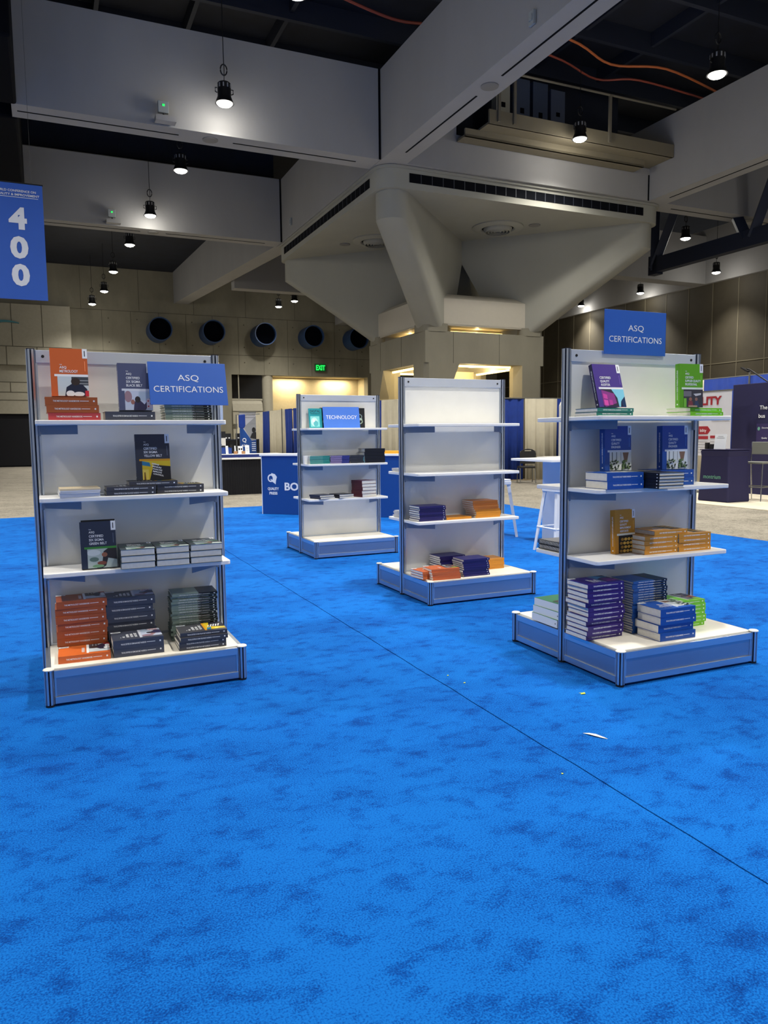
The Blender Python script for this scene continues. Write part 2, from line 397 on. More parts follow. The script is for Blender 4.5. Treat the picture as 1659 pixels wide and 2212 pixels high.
# capital slab with rounded corners
def rsq(h, r, n=8, k=1.0):
    P = []
    for (sx, sy, a0) in ((1, 1, 0), (-1, 1, 90), (-1, -1, 180), (1, -1, 270)):
        for i in range(n+1):
            a = radians(a0+90*i/n); P.append((sx*(h-r)+r*cos(a), sy*(h-r)*k+r*sin(a)))
    return P
m = MB(); m.prism(rsq(HC, .45), 7.46, 7.97); m.prism(rsq(HC+.06, .48), 7.93, 7.99)
m.build('capital', M_CAP, col, smooth=True)
m = MB()
for k in range(4):
    m.M = RZ(k*pi/2); m.box(-3.75, 3.75, -HC-.012, -HC+.02, 7.62, 7.84)
    m.M = Matrix()
m.build('air_slot', M_SLOT, col)
m = MB()
for k in range(4):
    m.M = RZ(k*pi/2)
    for j in range(1, 24): m.box(-3.75+j*.3125, -3.73+j*.3125, -HC-.016, -HC, 7.62, 7.84)
m.M = Matrix(); m.build('slot_fin', mat('slot_fin_grey', (40, 44, 56), .6), col)
# arms
def arm(k):
    m = MB(); w_ = .42
    lv = [((6.05, 7.47), (.12, 7.47)), ((6.05, 6.78), (.2, 7.15)), ((4.1, 5.45), (1.15, 5.45)), ((2.72, 4.47), (1.75, 4.47))]
    ring = []
    n = 9
    for (ro, zo), (ri, zi) in lv:
        P = [(ri, -w_, zi)]
        for j in range(n): a = -pi/2+pi*j/(n-1); P.append((ro-w_+w_*cos(a), w_*sin(a), zo))
        P.append((ri, w_, zi)); ring.append(P)
    N_ = n+2; vs = [p for r in ring for p in r]; fs = [tuple(range(N_)), tuple(range((len(lv)-1)*N_, len(lv)*N_))]
    for i in range(len(lv)-1):
        for j in range(N_): fs.append((i*N_+j, i*N_+(j+1) % N_, (i+1)*N_+(j+1) % N_, (i+1)*N_+j))
    m.M = RZ(k*pi/2+pi/4); m.add(vs, fs)
    o = m.build('slanted_arm', M_CAP, col, smooth=True)
for k in range(4): arm(k)
# white ring panels
R0 = 2.02
for k in range(4):
    m = MB(); m.M = RZ(k*pi/2)
    m.box(-1.62, 1.62, -R0, -R0+.12, 4.62, 5.38)
    m.add([(-1.62, -R0, 5.38), (1.62, -R0, 5.38), (1.62, -R0+.25, 5.55), (-1.62, -R0+.25, 5.55), (-1.62, -R0+.12, 5.38), (1.62, -R0+.12, 5.38)], [(0, 1, 2, 3), (3, 2, 5, 4), (0, 3, 4), (1, 5, 2)])
    m.box(-1.62, 1.62, -R0, -R0+.6, 4.6, 4.64)
    m.build('ring_panel', M_RINGW, col)
m = MB(); m.box(-1.3, 1.3, -1.3, 1.3, 4.3, 5.3); m.build('core', M_COLC, col)
for sx in (-1, 1):
    for sy in (-1, 1):
        m = MB(); m.M = T(sx*1.68, sy*1.68, 0); m.prism(rsq(.42, .2), 4.4, 4.64); m.build('bearing_block', M_COLC, col, smooth=True)
# concrete ring block (four sides with thickness)
m = MB(); RB = 2.08
for k in range(4): m.M = RZ(k*pi/2); m.box(-RB, RB-.55, -RB, -RB+.55, 3.5, 4.42)
m.M = Matrix(); m.box(-1.6, 1.6, -1.6, 1.6, 4.2, 4.42); m.build('ring_block', M_COLC, col)
m = MB()
for k in range(4):
    m.M = RZ(k*pi/2)
    for x in (-1.15, .45): m.box(x, x+.012, -RB-.006, -RB+.01, 3.5, 4.42)
m.M = Matrix(); m.build('block_joint', M_SEAM, col)
# piers with inner chamfers
for k in range(4):
    m = MB(); m.M = RZ(k*pi/2)
    q = RB
    m.prism([(-q+.12, -q), (-q+.78, -q), (-q+.92, -q+.3), (-q+.92, -q+.5), (-q+.5, -q+.92), (-q+.3, -q+.92), (-q, -q+.78), (-q, -q+.12)], 0, 3.5)
    # haunches
    m.add([(-q+.78, -q, 3.5), (-q+1.15, -q, 3.5), (-q+.78, -q, 2.6), (-q+.92, -q+.3, 3.5), (-q+1.15, -q+.3, 3.5), (-q+.92, -q+.3, 2.6)], [(0, 2, 1), (3, 4, 5), (1, 2, 5, 4), (0, 1, 4, 3)])
    m.build('pier', M_COLC, col)
m = MB()
for k in range(4):
    m.M = RZ(k*pi/2); m.box(-1.15, 1.15, -RB+.42, -RB+.5, 3.44, 3.5); m.box(-1.2, 1.2, -1.5, -1.42, 4.46, 4.52)
m.M = Matrix(); m.build('light_strip', M_WARMGLOW, col)
m = MB(); m.box(-.5, .5, -.5, .5, 0, 3.4); m.build('inner_core', mat('inner_core_beige', (150, 138, 110), .8), col)
# diffusers and small fittings on the soffit
for (a, b, lb) in ((12.48, 19.51, 'right'), (9.75, 22.2, 'left')):
    e = empty('ceiling_diffuser', HM(a, b, 7.46), f'round stepped air diffuser under the capital, {lb} of the near arm', 'air diffuser', 'capital air diffusers')
    m = MB(); m.lathe([(.75, 0), (.75, -.03), (.66, -.07), (.5, -.07), (.47, -.03), (.47, 0)], 40); m.build('outer_ring', M_CAP, e, smooth=True)
    m = MB()
    for r in (.42, .33, .24, .15): m.lathe([(r, -.04), (r, -.06), (r-.05, -.15), (r-.07, -.15), (r-.03, -.04)], 36)
    m.build('vane', M_CAP, e, smooth=True)
    m = MB(); m.cyl((0, 0), .46, -.035, -.005, 36); m.build('throat', M_SLOT, e)
for i, (a, b, z) in enumerate(((7.98+.1, 12.94, 8.0), (3.69, 17.6, 8.0), (3.5, 25.95, 8.0), (20.46, 17.6, 8.0), (13.35, 18.9, 7.46), (9.0, 23.0, 7.46))):
    lbs = ['on the underside of the big diagonal beam', 'under the nearest left beam', 'under the second left beam', 'under the beam at far right', 'on the capital soffit right side', 'on the capital soffit left side'][i]
    m = MB(); m.lathe([(.17, 0), (.17, -.02), (.14, -.03), (.0, -.03)], 28)
    tag(m.build('ceiling_speaker', mat('speaker_grille', (120, 118, 114), .8), M=HM(a, b, z), smooth=True), f'small round flush speaker {lbs}', 'speaker', 'round ceiling speakers')
# emergency lights on the beams
for i, (a, b, s_, lb) in enumerate(((2.6, 17.2, 1, 'on the nearest left beam'), (2.2, 25.55, 1, 'on the second left beam'))):
    e = empty('emergency_light', HM(a, b, 8.08), f'small white beam-mounted fitting with green light {lb}', 'emergency light', 'beam emergency lights')
    m = MB(); m.box(-.16, .26, -.22, -.01, -.06, .05); m.build('tray', M_BEAM, e)
    m = MB(); m.box(-.1, .12, -.16, -.06, .12, .36); m.build('housing', mat('pale_grey_plastic', (150, 155, 155), .5), e, bevel=.01)
    m = MB(); m.box(-.01, .035, -.17, -.16, .25, .29); m.build('indicator', M_EXIT, e)
    m = MB(); m.tube([(.02, -.1, .04), (.02, -.1, .13)], .02); m.build('stem', M_BLK, e)
for a, b, z, lb in ((7.69, 11.0, 8.2, 'high on the left face of the big diagonal beam'), (7.69, 24.5, 8.38, 'on the beam face above the capital left slot')):
    m = MB(); m.box(-.03, .02, -.07, .07, -.1, .12); m.box(-.05, -.03, -.04, .04, -.04, .06)
    tag(m.build('sensor_box', mat('pale_grey_plastic', (150, 155, 155), .5), M=HM(a, b, z)), f'small grey sensor box {lb}', 'sensor')

# ---------------------------------------------- catwalk with railing and electric boxes
cw = empty('catwalk', HM(9.9, 16.3, 8.5), 'steel catwalk platform with railing in the upper right bay', 'catwalk')
TANP = mat('tan_platform', (120, 112, 92), .8)
MB().box(-.1, 5.6, .5, .56, .2, .39).box(-.1, 5.6, .5, .93, .2, .25).build('support_channel', TANP, cw)
MB().box(.3, 6.2, .05, 1.6, .39, .44).box(.3, 6.2, .03, .09, .39, .72).build('platform', TANP, cw)
for x in (.55, 1.0, 3.95): MB().box(x-.035, x+.035, -.03, .03, .45, 1.63).build('post', mat('dull_steel', (118, 112, 98), .5, metal=.2), cw)
MB().tube([(.4, 0, 1.63), (6.2, 0, 1.63)], .03).build('rail', mat('dull_steel', (118, 112, 98), .5), cw)
MB().tube([(2.8, 1.2, 1.15), (6.2, 1.2, 1.15)], .03).build('rail', mat('dull_steel2', (80, 80, 80), .5), cw)
for i, (a0, a1, z0, z1, c) in enumerate(((11.2, 11.62, 9.5, 10.75, (190, 188, 172)), (11.75, 12.25, 9.4, 10.75, (84, 96, 120)), (12.35, 12.83, 9.35, 10.75, (80, 92, 116)), (12.93, 13.4, 9.6, 10.65, (88, 98, 120)))):
    e = empty('electric_cabinet', HM((a0+a1)/2, 17.6, z0), ['pale grey electric cabinet behind the catwalk railing', 'dark electric cabinet beside the pale one behind the railing', 'tall dark electric cabinet in the middle behind the railing', 'dark electric cabinet at the right end of the cabinet row'][i], 'electric cabinet', 'catwalk electric cabinets')
    MB().box(-(a1-a0)/2, (a1-a0)/2, 0, .25, 0, z1-z0).build('case', mat('cab%d' % i, c, .5), e, bevel=.01)
    MB().box(-.06, .06, -.012, .0, .35*(z1-z0), .45*(z1-z0)).build('plate', M_SLOT, e)
tag(MB().box(0, 5.5, 0, .1, 0, 2.4).build('opening_sheet', mat('opening_sheet_navy', (30, 36, 52), .8), M=HM(10.6, 18.6, 9.0)), 'dark sheet standing for the dark opening behind the catwalk electric cabinets', 'panel')  # dark sheet stands in for the darkness of the open bay
# cables slung under the deck
def sling(pts, r, mt, label):
    P = []
    for i in range(len(pts)-1):
        for j in range(6):
            t = j/6; p0 = pts[max(i-1, 0)]; p1 = pts[i]; p2 = pts[i+1]; p3 = pts[min(i+2, len(pts)-1)]
            P.append([.5*((2*p1[q])+(-p0[q]+p2[q])*t+(2*p0[q]-5*p1[q]+4*p2[q]-p3[q])*t*t+(-p0[q]+3*p1[q]-3*p2[q]+p3[q])*t**3) for q in range(3)])
    P.append(pts[-1]); tag(MB().tube([W(*p) for p in P], r, 6).build('ceiling_cable', mt), label, 'cable')
sling([(8.6, 14.9, 10.5), (11.7, 15.24, 10.6), (13.2, 15.55, 10.45), (14.74, 15.28, 10.5), (17, 15.6, 10.4)], .028, M_CABLEO, 'orange cable slung highest across the upper right bay')
sling([(8.6, 15.9, 10.6), (11.76, 16.04, 10.6), (13.45, 16.4, 10.5), (14.54, 16.02, 10.5), (17, 16.0, 10.4)], .026, mat('rust_cable', (140, 62, 44), .6), 'rust red cable slung just above the catwalk railing')
sling([(3.5, 15.2, 10.8), (6.0, 15.7, 10.6), (7.4, 15.9, 10.5), (8.2, 16.0, 10.6)], .03, mat('rust_cable', (140, 62, 44), .6), 'red cable running across the upper middle bay')
sling([(4.5, 14.2, 11.0), (6.5, 15.0, 10.9), (8.3, 15.4, 10.9)], .02, M_GREYB, 'grey cable running across the upper middle bay')
# deck joists
m = MB()
for b in [9.5+2.1*i for i in range(8)]: m.box(-6, 27, b, b+.12, 11.1, 11.6)
for a in (1.5, 3.6, 5.7, 10.5, 12.6, 14.7, 19, 22): m.box(a, a+.1, 8, 26, 11.25, 11.6)
struct(m.build('trim_15', mat('deck_joist', (22, 29, 46), .7), M=HALL.copy()))

# ---------------------------------------------- navy truss at right
tr = empty('steel_truss', HM(20, 14, 7), 'navy blue steel truss hanging behind the column at right', 'truss')
MB().box(-.15, .15, -1.5, 7.15, .02, .52).build('lower_chord', M_NAVYS, tr)
MB().box(-.2, .2, -1.5, 7.15, 2.35, 3.1).build('upper_chord', M_NAVYS, tr)
def diag(y0, z0, y1, z1, w_=.16):
    m = MB(); m.tube([(0, y0, z0), (0, y1, z1)], w_*1.25, 4); return m.build('diagonal', M_NAVYS, tr)
diag(7.1, .2, 5.9, 2.4); diag(4.4, 2.6, 3.2, .3); diag(2.0, 2.6, 3.0, .3); diag(7.05, .1, 7.05, 2.8)
MB().box(2.9, 3.5, 2.0, 2.6, 0, .4).box(-.15, .15, 6.8, 7.2, -.05, .6).build('gusset', M_NAVYS, tr)

# ---------------------------------------------- pendant lamps
def lamp(a, b, z, label, light=True, rz=0, cable=True, spread=152):
    e = empty('pendant_spotlight', HM(a, b, z, rz), label, 'spotlight', 'hall pendant spotlights')
    m = MB(); m.lathe([(.0, .42), (.12, .42), (.14, .4), (.14, .14), (.19, .02), (.2, 0), (.17, 0), (.13, .06), (.0, .06)], 24)
    m.build('lamp_housing', M_BLK, e, smooth=True)
    m = MB()
    for j in range(10):
        t = 2*pi*j/10; m.M = RZ(t); m.box(.138, .145, -.014, .014, .3, .38)
    m.M = Matrix(); m.build('vent', mat('vent_silver', (150, 150, 150), .4), e)
    m = MB(); m.lathe([(0, .03), (.165, .03), (.165, 0), (.13, -.035), (.07, -.055), (0, -.06)], 24); m.build('lens', M_LAMP, e, smooth=True)
    if cable:
        m = MB(); m.tube([(0, 0, .42), (.01, 0, .7), (0, 0, 1.0), (0, 0, 11.5-z)], .009, 6)
        m.tube([(.07*sin(t), 0, .68+.11*cos(t)) for t in [2*pi*i/14 for i in range(15)]], .014, 6)
        m.tube([(-.15, 0, .3), (-.19, 0, .3), (-.19, 0, .22), (-.15, 0, .2)], .012, 6); m.tube([(.15, 0, .3), (.19, 0, .3), (.19, 0, .22), (.15, 0, .2)], .012, 6)
        m.build('cable', M_BLK, e)
    if light:
        ld = bpy.data.lights.new('spot_beam', 'SPOT'); ld.energy = LAMP_W; ld.color = LAMP_COL; ld.spot_size = radians(152); ld.spot_blend = 1.0; ld.shadow_soft_size = .17
        ld.spot_size = radians(spread)
        lo = bpy.data.objects.new('spot_beam', ld); COL.objects.link(lo); lo.parent = e; lo.location = (0, 0, -.08)
        gd = bpy.data.lights.new('fill_point', 'POINT'); gd.energy = FILL_W; gd.color = LAMP_COL; gd.shadow_soft_size = .2  # added fill below the lens, brightens beams and walls
        go = bpy.data.objects.new('fill_point', gd); COL.objects.link(go); go.parent = e; go.location = (0, 0, -.26)
    return e
L = [(4.02, 12.2, 8.4, 'pendant spotlight glowing at the very top edge of the picture'),
     (3.81, 16.6, 8.4, 'large pendant spotlight in front of the nearest left beam'),
     (3.6, 21, 8.38, 'pendant spotlight against the dark deck just behind the nearest left beam'),
     (3.31, 25, 8.25, 'pendant spotlight in front of the second left beam'),
     (3.14, 29.5, 8.38, 'pendant spotlight just below the second left beam'),
     (2.92, 34, 8.3, 'pendant spotlight hanging level with the top of the concrete wall at left'),
     (2.82, 38, 8.2, 'second lowest pendant spotlight in the left row'),
     (2.42, 40.5, 8.0, 'lowest and farthest pendant spotlight in the left row'),
     (12.4, 11.5, 8.36, 'bright pendant spotlight at the upper right under the dark deck'),
     (12.65, 16.0, 8.75, 'pendant spotlight hanging in front of the catwalk'),
     (11.66, 39.6, 8.28, 'pendant spotlight above the middle porthole, left of a pair'),
     (12.04, 38, 8.33, 'pendant spotlight above the portholes, right of a pair'),
     (21.37, 21, 8.33, 'pendant spotlight inside the navy truss'),
     (26.2, 24, 8.1, 'pendant spotlight below the navy truss at right'),
     (26.7, 29, 8.15, 'pendant spotlight above the blue certifications sign at right'),
     (26.9, 33.7, 8.3, 'faint pendant spotlight beside the right arm of the column')]
for a, b, z, lb in L: lamp(a, b, z, lb, spread=100 if a > 25 else 140)
for a, b in ((4.1, 8.0), (4.1, 3.8), (4.1, -.5), (12.5, 7.3), (12.5, 3.0), (12.5, -1.2), (-4.3, 8), (-4.3, 3.5), (-4.3, 12.5), (21, 12), (21, 4), (-4.3, 18)):
    lamp(a, b, 8.4, 'pendant spotlight of the same rows, above or behind the viewpoint')
def plight(loc, e_, col_, r=.1, typ='POINT', size=None, rot=None):
    ld = bpy.data.lights.new('warm_light', typ); ld.energy = e_; ld.color = col_
    if typ == 'POINT': ld.shadow_soft_size = r
    if typ == 'SPOT': ld.spot_size = radians(110); ld.spot_blend = .9; ld.shadow_soft_size = r
    if typ == 'AREA': ld.shape = 'RECTANGLE'; ld.size, ld.size_y = size
    lo = bpy.data.objects.new('warm_light', ld); COL.objects.link(lo); lo.location = loc
    if rot: lo.rotation_euler = rot
    return lo
WC = (1, .78, .42)
for dx, dy in ((0, -1.2), (0, 1.2), (1.2, 0), (-1.2, 0)): plight(W(cx+dx, cy+dy, 3.3), WARM_W*.5, WC, .08)
for dx, dy in ((0, -1.55), (-1.55, 0)): plight(W(cx+dx, cy+dy, 4.53), WARM_W*.015, WC, .04)
for a in (13.6, 16.6): plight(W(a, WB+1.1, 4.9), WARM_W*.6, (1, .86, .60), .15, 'AREA', size=(1.6, .25), rot=(0, 0, TH))

# ---------------------------------------------- numbered banner
e = empty('hanging_banner', HM(-.31, 14, 3.66), 'blue hanging banner with the number 400 at the left edge', 'banner')
MB().box(-.46, .46, -.012, .012, 0, 1.84).build('fabric', M_BANNER, e)
m = MB()
for ch, z in (('4', 1.30), ('0', .84), ('0', .40)): m.text(ch, .07, z, .33, y=-.015, bold=.045, width=.27)
m.text('WORLD CONFERENCE ON', .05, 1.725, .036, y=-.015, bold=.02, width=.62); m.text('QUALITY & IMPROVEMENT', .08, 1.665, .036, y=-.015, bold=.02, width=.66)
m.box(-.3, .39, -.015, -.012, 1.62, 1.628); m.build('lettering', M_BANTX, e)
MB().tube([(-.47, 0, 1.85), (.47, 0, 1.85)], .015).tube([(.3, 0, 1.86), (.3, 0, 7)], .002).tube([(-.3, 0, 1.86), (-.3, 0, 7)], .002).build('hanging_rod', M_BLK, e)

# ============================================================ DISPLAY UNITS
UH, HB, DB, SD = 1.845, .193, .5, .295
SHZ = (1.444, 1.0365, .6367)
ULAB = {1: 'front left double-sided display unit with the orange books', 2: 'farthest small display unit holding the technology sign',
        3: 'middle display unit with an empty white top panel', 4: 'front right display unit with the purple and green books'}
def post_poly(r):
    P = []
    for k in range(8):
        a = k*pi/4+pi/8
        for da, q in ((-.22, r), (.22, r), (.26, r*.66), (pi/4-.26, r*.66)):
            P.append((q*cos(a+da), q*sin(a+da)))
    return P
def make_unit(M):
    u = empty('display_unit', M, 'x', 'display stand', 'exhibition display units')
    for sx in (-1, 1):
        m = MB(); m.M = T(sx*.5, 0, 0); m.prism(post_poly(.026), .012, UH); m.cyl((0, 0), .019, .012, UH-.002, 16, M_ALUD)
        m.mats = [M_ALU, M_ALUD]; m.mi = [0]*(len(m.f)-18)+[1]*18
        p = m.build('tall_post', None, u)
        MB().box(sx*.5-.02, sx*.5+.02, -.02, .02, UH, UH+.004).build('post_cap', M_ALUD, p)
        m = MB(); m.M = T(sx*.5, 0, 0); m.cyl((0, 0), .024, 0, .01, 16); m.build('foot', M_BLK, p)
        for sy in (-1, 1):
            m = MB(); m.M = T(sx*(.5-.004), sy*DB, 0); m.prism(post_poly(.024), .012, HB-.003); m.cyl((0, 0), .0175, .012, HB-.004, 16, M_ALUD)
            m.mats = [M_ALU, M_ALUD]; m.mi = [0]*(len(m.f)-18)+[1]*18
            p = m.build('corner_post', None, u)
            m = MB(); m.M = T(sx*(.5-.004), sy*DB, 0); m.lathe([(.027, HB-.003), (.028, HB+.001), (.024, HB+.005), (0, HB+.005)], 20); m.build('post_cap', M_BASE, p, smooth=True)
            m = MB(); m.M = T(sx*(.5-.004), sy*DB, 0); m.cyl((0, 0), .022, 0, .01, 16); m.build('foot', M_BLK, p)
    h = MB().box(-.476, .476, -.015, .015, UH-.072, UH-.003).build('header_beam', M_HEAD, u, bevel=.002)
    m = MB()
    for sy in (-1, 1):
        for x in (-.44, .44): m.add([(x+.008*cos(t), sy*.0155, UH-.037+.008*sin(t)) for t in [2*pi*i/12 for i in range(12)]]+[(x+.008*cos(t), sy*.0175, UH-.037+.008*sin(t)) for t in [2*pi*i/12 for i in range(12)]],
            [tuple(range(12)), tuple(range(12, 24))]+[(i, (i+1) % 12, 12+(i+1) % 12, 12+i) for i in range(12)])
    m.build('screw', M_SCREW, h)
    MB().box(-.476, .476, -.004, .004, .1, UH-.072).build('back_panel', M_PANEL, u)
    MB().box(-.476, .476, -.012, .012, HB, HB+.012).box(-.48, -.468, -.01, .01, HB, UH-.07).box(.468, .48, -.01, .01, HB, UH-.07).build('panel_bead', M_ALU, u)
    # base: framed panels, boards
    for sy in (-1, 1):
        y = sy*DB
        m = MB(); m.box(-.472, .472, y-.012, y+.012, .014, .05, M_ALU); m.box(-.472, .472, y-.012, y+.012, HB-.045, HB-.006, M_ALU)
        m.box(-.472, .472, y-.004, y+.004, .05, HB-.045, M_ALUB); m.box(-.472, -.462, y-.008, y+.008, .05, HB-.045, M_ALU); m.box(.462, .472, y-.008, y+.008, .05, HB-.045, M_ALU)
        m.build('base_panel', None, u, bevel=.0015)
        for sx in (-1, 1):
            x = sx*.496; y0, y1 = sorted((sy*.026, sy*(DB-.026)))
            m = MB(); m.box(x-.012, x+.012, y0, y1, .014, .05, M_ALU); m.box(x-.012, x+.012, y0, y1, HB-.045, HB-.006, M_ALU); m.box(x-.004, x+.004, y0, y1, .05, HB-.045, M_ALUB)
            m.box(x-.008, x+.008, y0, y0+.01, .05, HB-.045, M_ALU); m.box(x-.008, x+.008, y1-.01, y1, .05, HB-.045, M_ALU)
            m.build('base_panel', None, u, bevel=.0015)
        y0, y1 = sorted((sy*.013, sy*(DB-.013)))
        MB().box(-.483, .483, y0, y1, HB-.012, HB).build('base_board', M_BASE, u, bevel=.002)
    for z in SHZ:
        for sy in (-1, 1):
            y0, y1 = sorted((sy*.022, sy*SD))
            # rounded front corners
            P = []; r = .02
            c = [(-.496, sy*.022), (.496, sy*.022)]
            for (qx, a0) in ((.496, 0), (-.496, 90)):
                for i in range(5):
                    a = radians(a0+i*22.5); sx = 1 if qx > 0 else -1
                    P.append((qx-sx*r+r*cos(a), sy*(SD-r+r*sin(a))))
            P = c+P
            s_ = MB().prism(P, z-.0125, z+.0115).build('shelf', M_SHELF, u, bevel=.004)
            for sx in (-1, 1):
                m = MB(); p0 = Vector((sx*.478, sy*.016)); p1 = Vector((sx*.29, sy*.2)); d = (p1-p0).normalized().orthogonal()*.0018
                m.prism([tuple(p0+d), tuple(p1+d), tuple(p1-d), tuple(p0-d)], z-.062, z-.0125)
                q = Vector((sx*.478, sy*.016)); m.box(q.x-.006, q.x+.006, q.y-.006, q.y+.006, z-.07, z-.0125)
                m.build('shelf_bracket', M_BRACK, s_)
    return u
u1 = make_unit(UM(1)); UO = {1: u1}
for k in (2, 3, 4): c = copy_tree(u1); c.matrix_world = UM(k); UO[k] = c
for k, o in UO.items(): o['label'] = ULAB[k]

# ============================================================ BOOKS
LAY = Matrix(((0, 0, -1, 0), (1, 0, 0, 0), (0, -1, 0, 0), (0, 0, 0, 1)))
def cm(rgb): return mat('cover_%d_%d_%d' % rgb, rgb, .38, spec=.45)
def blob(cx_, cz_, rx, rz, n=14): return [(cx_+rx*cos(2*pi*i/n), cz_+rz*sin(2*pi*i/n)) for i in range(n)]
def pic(kind, x0, x1, z0, z1):
    """list of (polygon, colour) drawn on the cover"""
    w_, h_ = x1-x0, z1-z0
    f = lambda u, v: (x0+u*w_, z0+v*h_)
    R = lambda a, b, c, d: [f(a, b), f(c, b), f(c, d), f(a, d)]
    def B(u, v, ru, rv): return [f(u+ru*cos(2*pi*i/14), v+rv*sin(2*pi*i/14)) for i in range(14)]
    if kind == 'lab': return [(R(0, 0, 1, 1), (196, 206, 210)), (R(.45, .55, 1, .98), (60, 66, 74)), (R(.5, .62, 1, .66), (150, 156, 160)), (R(.5, .78, 1, .82), (150, 156, 160)), ([f(.22, 0), f(.28, .45), f(.45, .62), f(.8, .6), f(.95, .35), f(.95, 0)], (22, 30, 56)), (B(.58, .74, .15, .2), (46, 34, 32)), (B(.4, .12, .14, .16), (226, 228, 230)), (B(.68, .1, .18, .12), (226, 228, 230)), (R(.88, 0, 1, .28), (190, 40, 56))]
    if kind == 'office': return [(R(0, 0, 1, 1), (186, 194, 214)), (B(.12, .7, .14, .3), (150, 120, 132)), (R(.5, .5, 1, .95), (170, 186, 206)), ([f(.3, 0), f(.34, .45), f(.55, .5), f(.7, .3), f(.95, .72), f(.98, .66), f(.75, .05), f(.72, 0)], (50, 46, 78)), (B(.46, .55, .1, .17), (40, 32, 40)), (B(.28, .42, .07, .13), (150, 100, 92)), (R(.78, .1, .98, .6), (216, 196, 200)), (B(.84, .48, .03, .04), (190, 60, 60)), (B(.92, .34, .03, .04), (190, 60, 60)), (B(.84, .2, .03, .04), (190, 60, 60))]
    if kind == 'yellow': return [(R(0, 0, 1, 1), (214, 184, 36)), ([f(0, .78), f(.3, .7), f(.26, .92), f(0, 1)], (40, 120, 160)), (R(0, 0, .22, .55), (230, 206, 90)), ([f(.25, .02), f(.4, .8), f(1, .7), f(1, 0), f(.26, 0)], (24, 24, 34)), ([f(.05, .0), f(.12, 0), f(.1, .4), (f(.06, .4))], (120, 84, 20))]
    if kind == 'desk': return [(R(0, 0, 1, 1), (176, 190, 186)), (B(.2, .8, .25, .16), (206, 214, 214)), (B(.22, .45, .16, .12), (96, 120, 110)), ([f(.3, 0), f(.5, .35), f(.55, .85), f(.7, 1), f(1, 1), f(1, .4), f(.7, .5), f(.62, .1), f(.5, 0)], (40, 38, 46)), (B(.58, .68, .1, .12), (150, 96, 76)), (B(.48, .25, .16, .1), (130, 74, 60)), (B(.35, .1, .2, .08), (116, 160, 120))]
    if kind == 'glass': return [(R(0, 0, 1, 1), (24, 20, 54)), ([f(0, .1), f(0, .95), f(.55, .75), f(.6, .2), f(.1, 0)], (130, 40, 130)), ([f(.05, .1), f(.05, .4), f(.22, .36), f(.22, .06)], (214, 70, 170)), ([f(.05, .48), f(.05, .75), f(.22, .68), f(.22, .43)], (196, 60, 160)), ([f(.28, .1), f(.28, .4), f(.42, .37), f(.42, .1)], (176, 50, 150)), ([f(.45, 1), f(1, 1), f(1, .6), f(.8, .3), f(.75, 0), f(.68, 0), f(.66, .5)], (120, 196, 222)), ([f(.86, 0), f(.82, .35), f(1, .6), f(1, 0)], (20, 50, 90))]
    if kind == 'team': return [(R(0, 0, 1, 1), (62, 60, 66)), (R(0, .6, .4, .9), (120, 116, 120)), ([f(.5, .75), f(.62, .62), f(.9, .7), f(.9, .8)], (206, 204, 204)), (B(.35, .45, .08, .1), (160, 110, 90)), ([f(.2, 0), f(.25, .35), f(.45, .35), f(.5, 0)], (130, 60, 66)), (B(.65, .45, .07, .1), (150, 110, 96)), ([f(.55, 0), f(.58, .35), f(.74, .35), f(.82, 0)], (56, 70, 96)), (R(.25, 0, .7, .1), (176, 150, 120)), (R(.0, .0, .14, .5), (120, 190, 60))]
    if kind == 'plants':
        rr = random.Random(9); L_ = [(R(0, 0, 1, 1), (206, 212, 214)), (R(.1, .5, .14, 1), (80, 90, 96)), (R(.3, .5, .34, 1), (120, 128, 130)), (R(.5, .5, .53, 1), (150, 156, 160)), ([f(.6, .98), f(.88, .98), f(.8, .45), f(.68, .45)], (126, 96, 78))]
        G = [(52, 78, 50), (84, 112, 66), (36, 56, 40), (116, 140, 92), (20, 32, 26)]
        for i in range(46):
            u, v = rr.uniform(.02, .98), rr.uniform(.02, .48); a = rr.uniform(.4, 2.7); l_, t_ = rr.uniform(.1, .2), .05
            L_.append(([f(u, v), f(u+.5*l_*cos(a)-t_*sin(a), v+.5*l_*sin(a)+t_*cos(a)), f(u+l_*cos(a), v+l_*sin(a)), f(u+.5*l_*cos(a)+t_*sin(a), v+.5*l_*sin(a)-t_*cos(a))], G[i % 5]))
        L_.append(([f(.34, 0), f(.42, .3), f(.52, .36), f(.5, 0)], (222, 224, 222)))
        return L_
    if kind == 'garden': return [(R(0, 0, 1, 1), (206, 212, 214)), (R(.1, .55, .16, 1), (80, 90, 96)), (R(.3, .5, .36, 1), (120, 128, 130)), (R(.62, .5, .84, .98), (126, 96, 78)), (R(.66, .45, .8, .6), (170, 140, 120)), (B(.2, .28, .22, .22), (60, 84, 56)), (B(.5, .4, .16, .18), (86, 116, 70)), (B(.8, .26, .22, .24), (44, 66, 48)), ([f(.3, 0), f(.42, .35), f(.55, .4), f(.5, 0)], (214, 218, 216)), (B(.62, .1, .1, .1), (90, 120, 80))]
    if kind == 'hex': 
        L_ = [(R(0, 0, 1, 1), (26, 22, 18))]
        rr = random.Random(4)
        for i in range(20): L_.append((B(.15+.8*rr.random(), .1+.8*rr.random(), .09, .09)[::3]+[], (206, 164, 70)) if False else ([f(u_, v_) for u_, v_ in [(c0+.1*cos(pi*q/3), c1+.09*sin(pi*q/3)) for q in range(6) for c0, c1 in [(.15+.2*(i % 5)+.06*((i//5) % 2), .12+.22*(i//5))]]], (214, 170, 74) if (i*7) % 5 else (150, 110, 40)))
        return L_
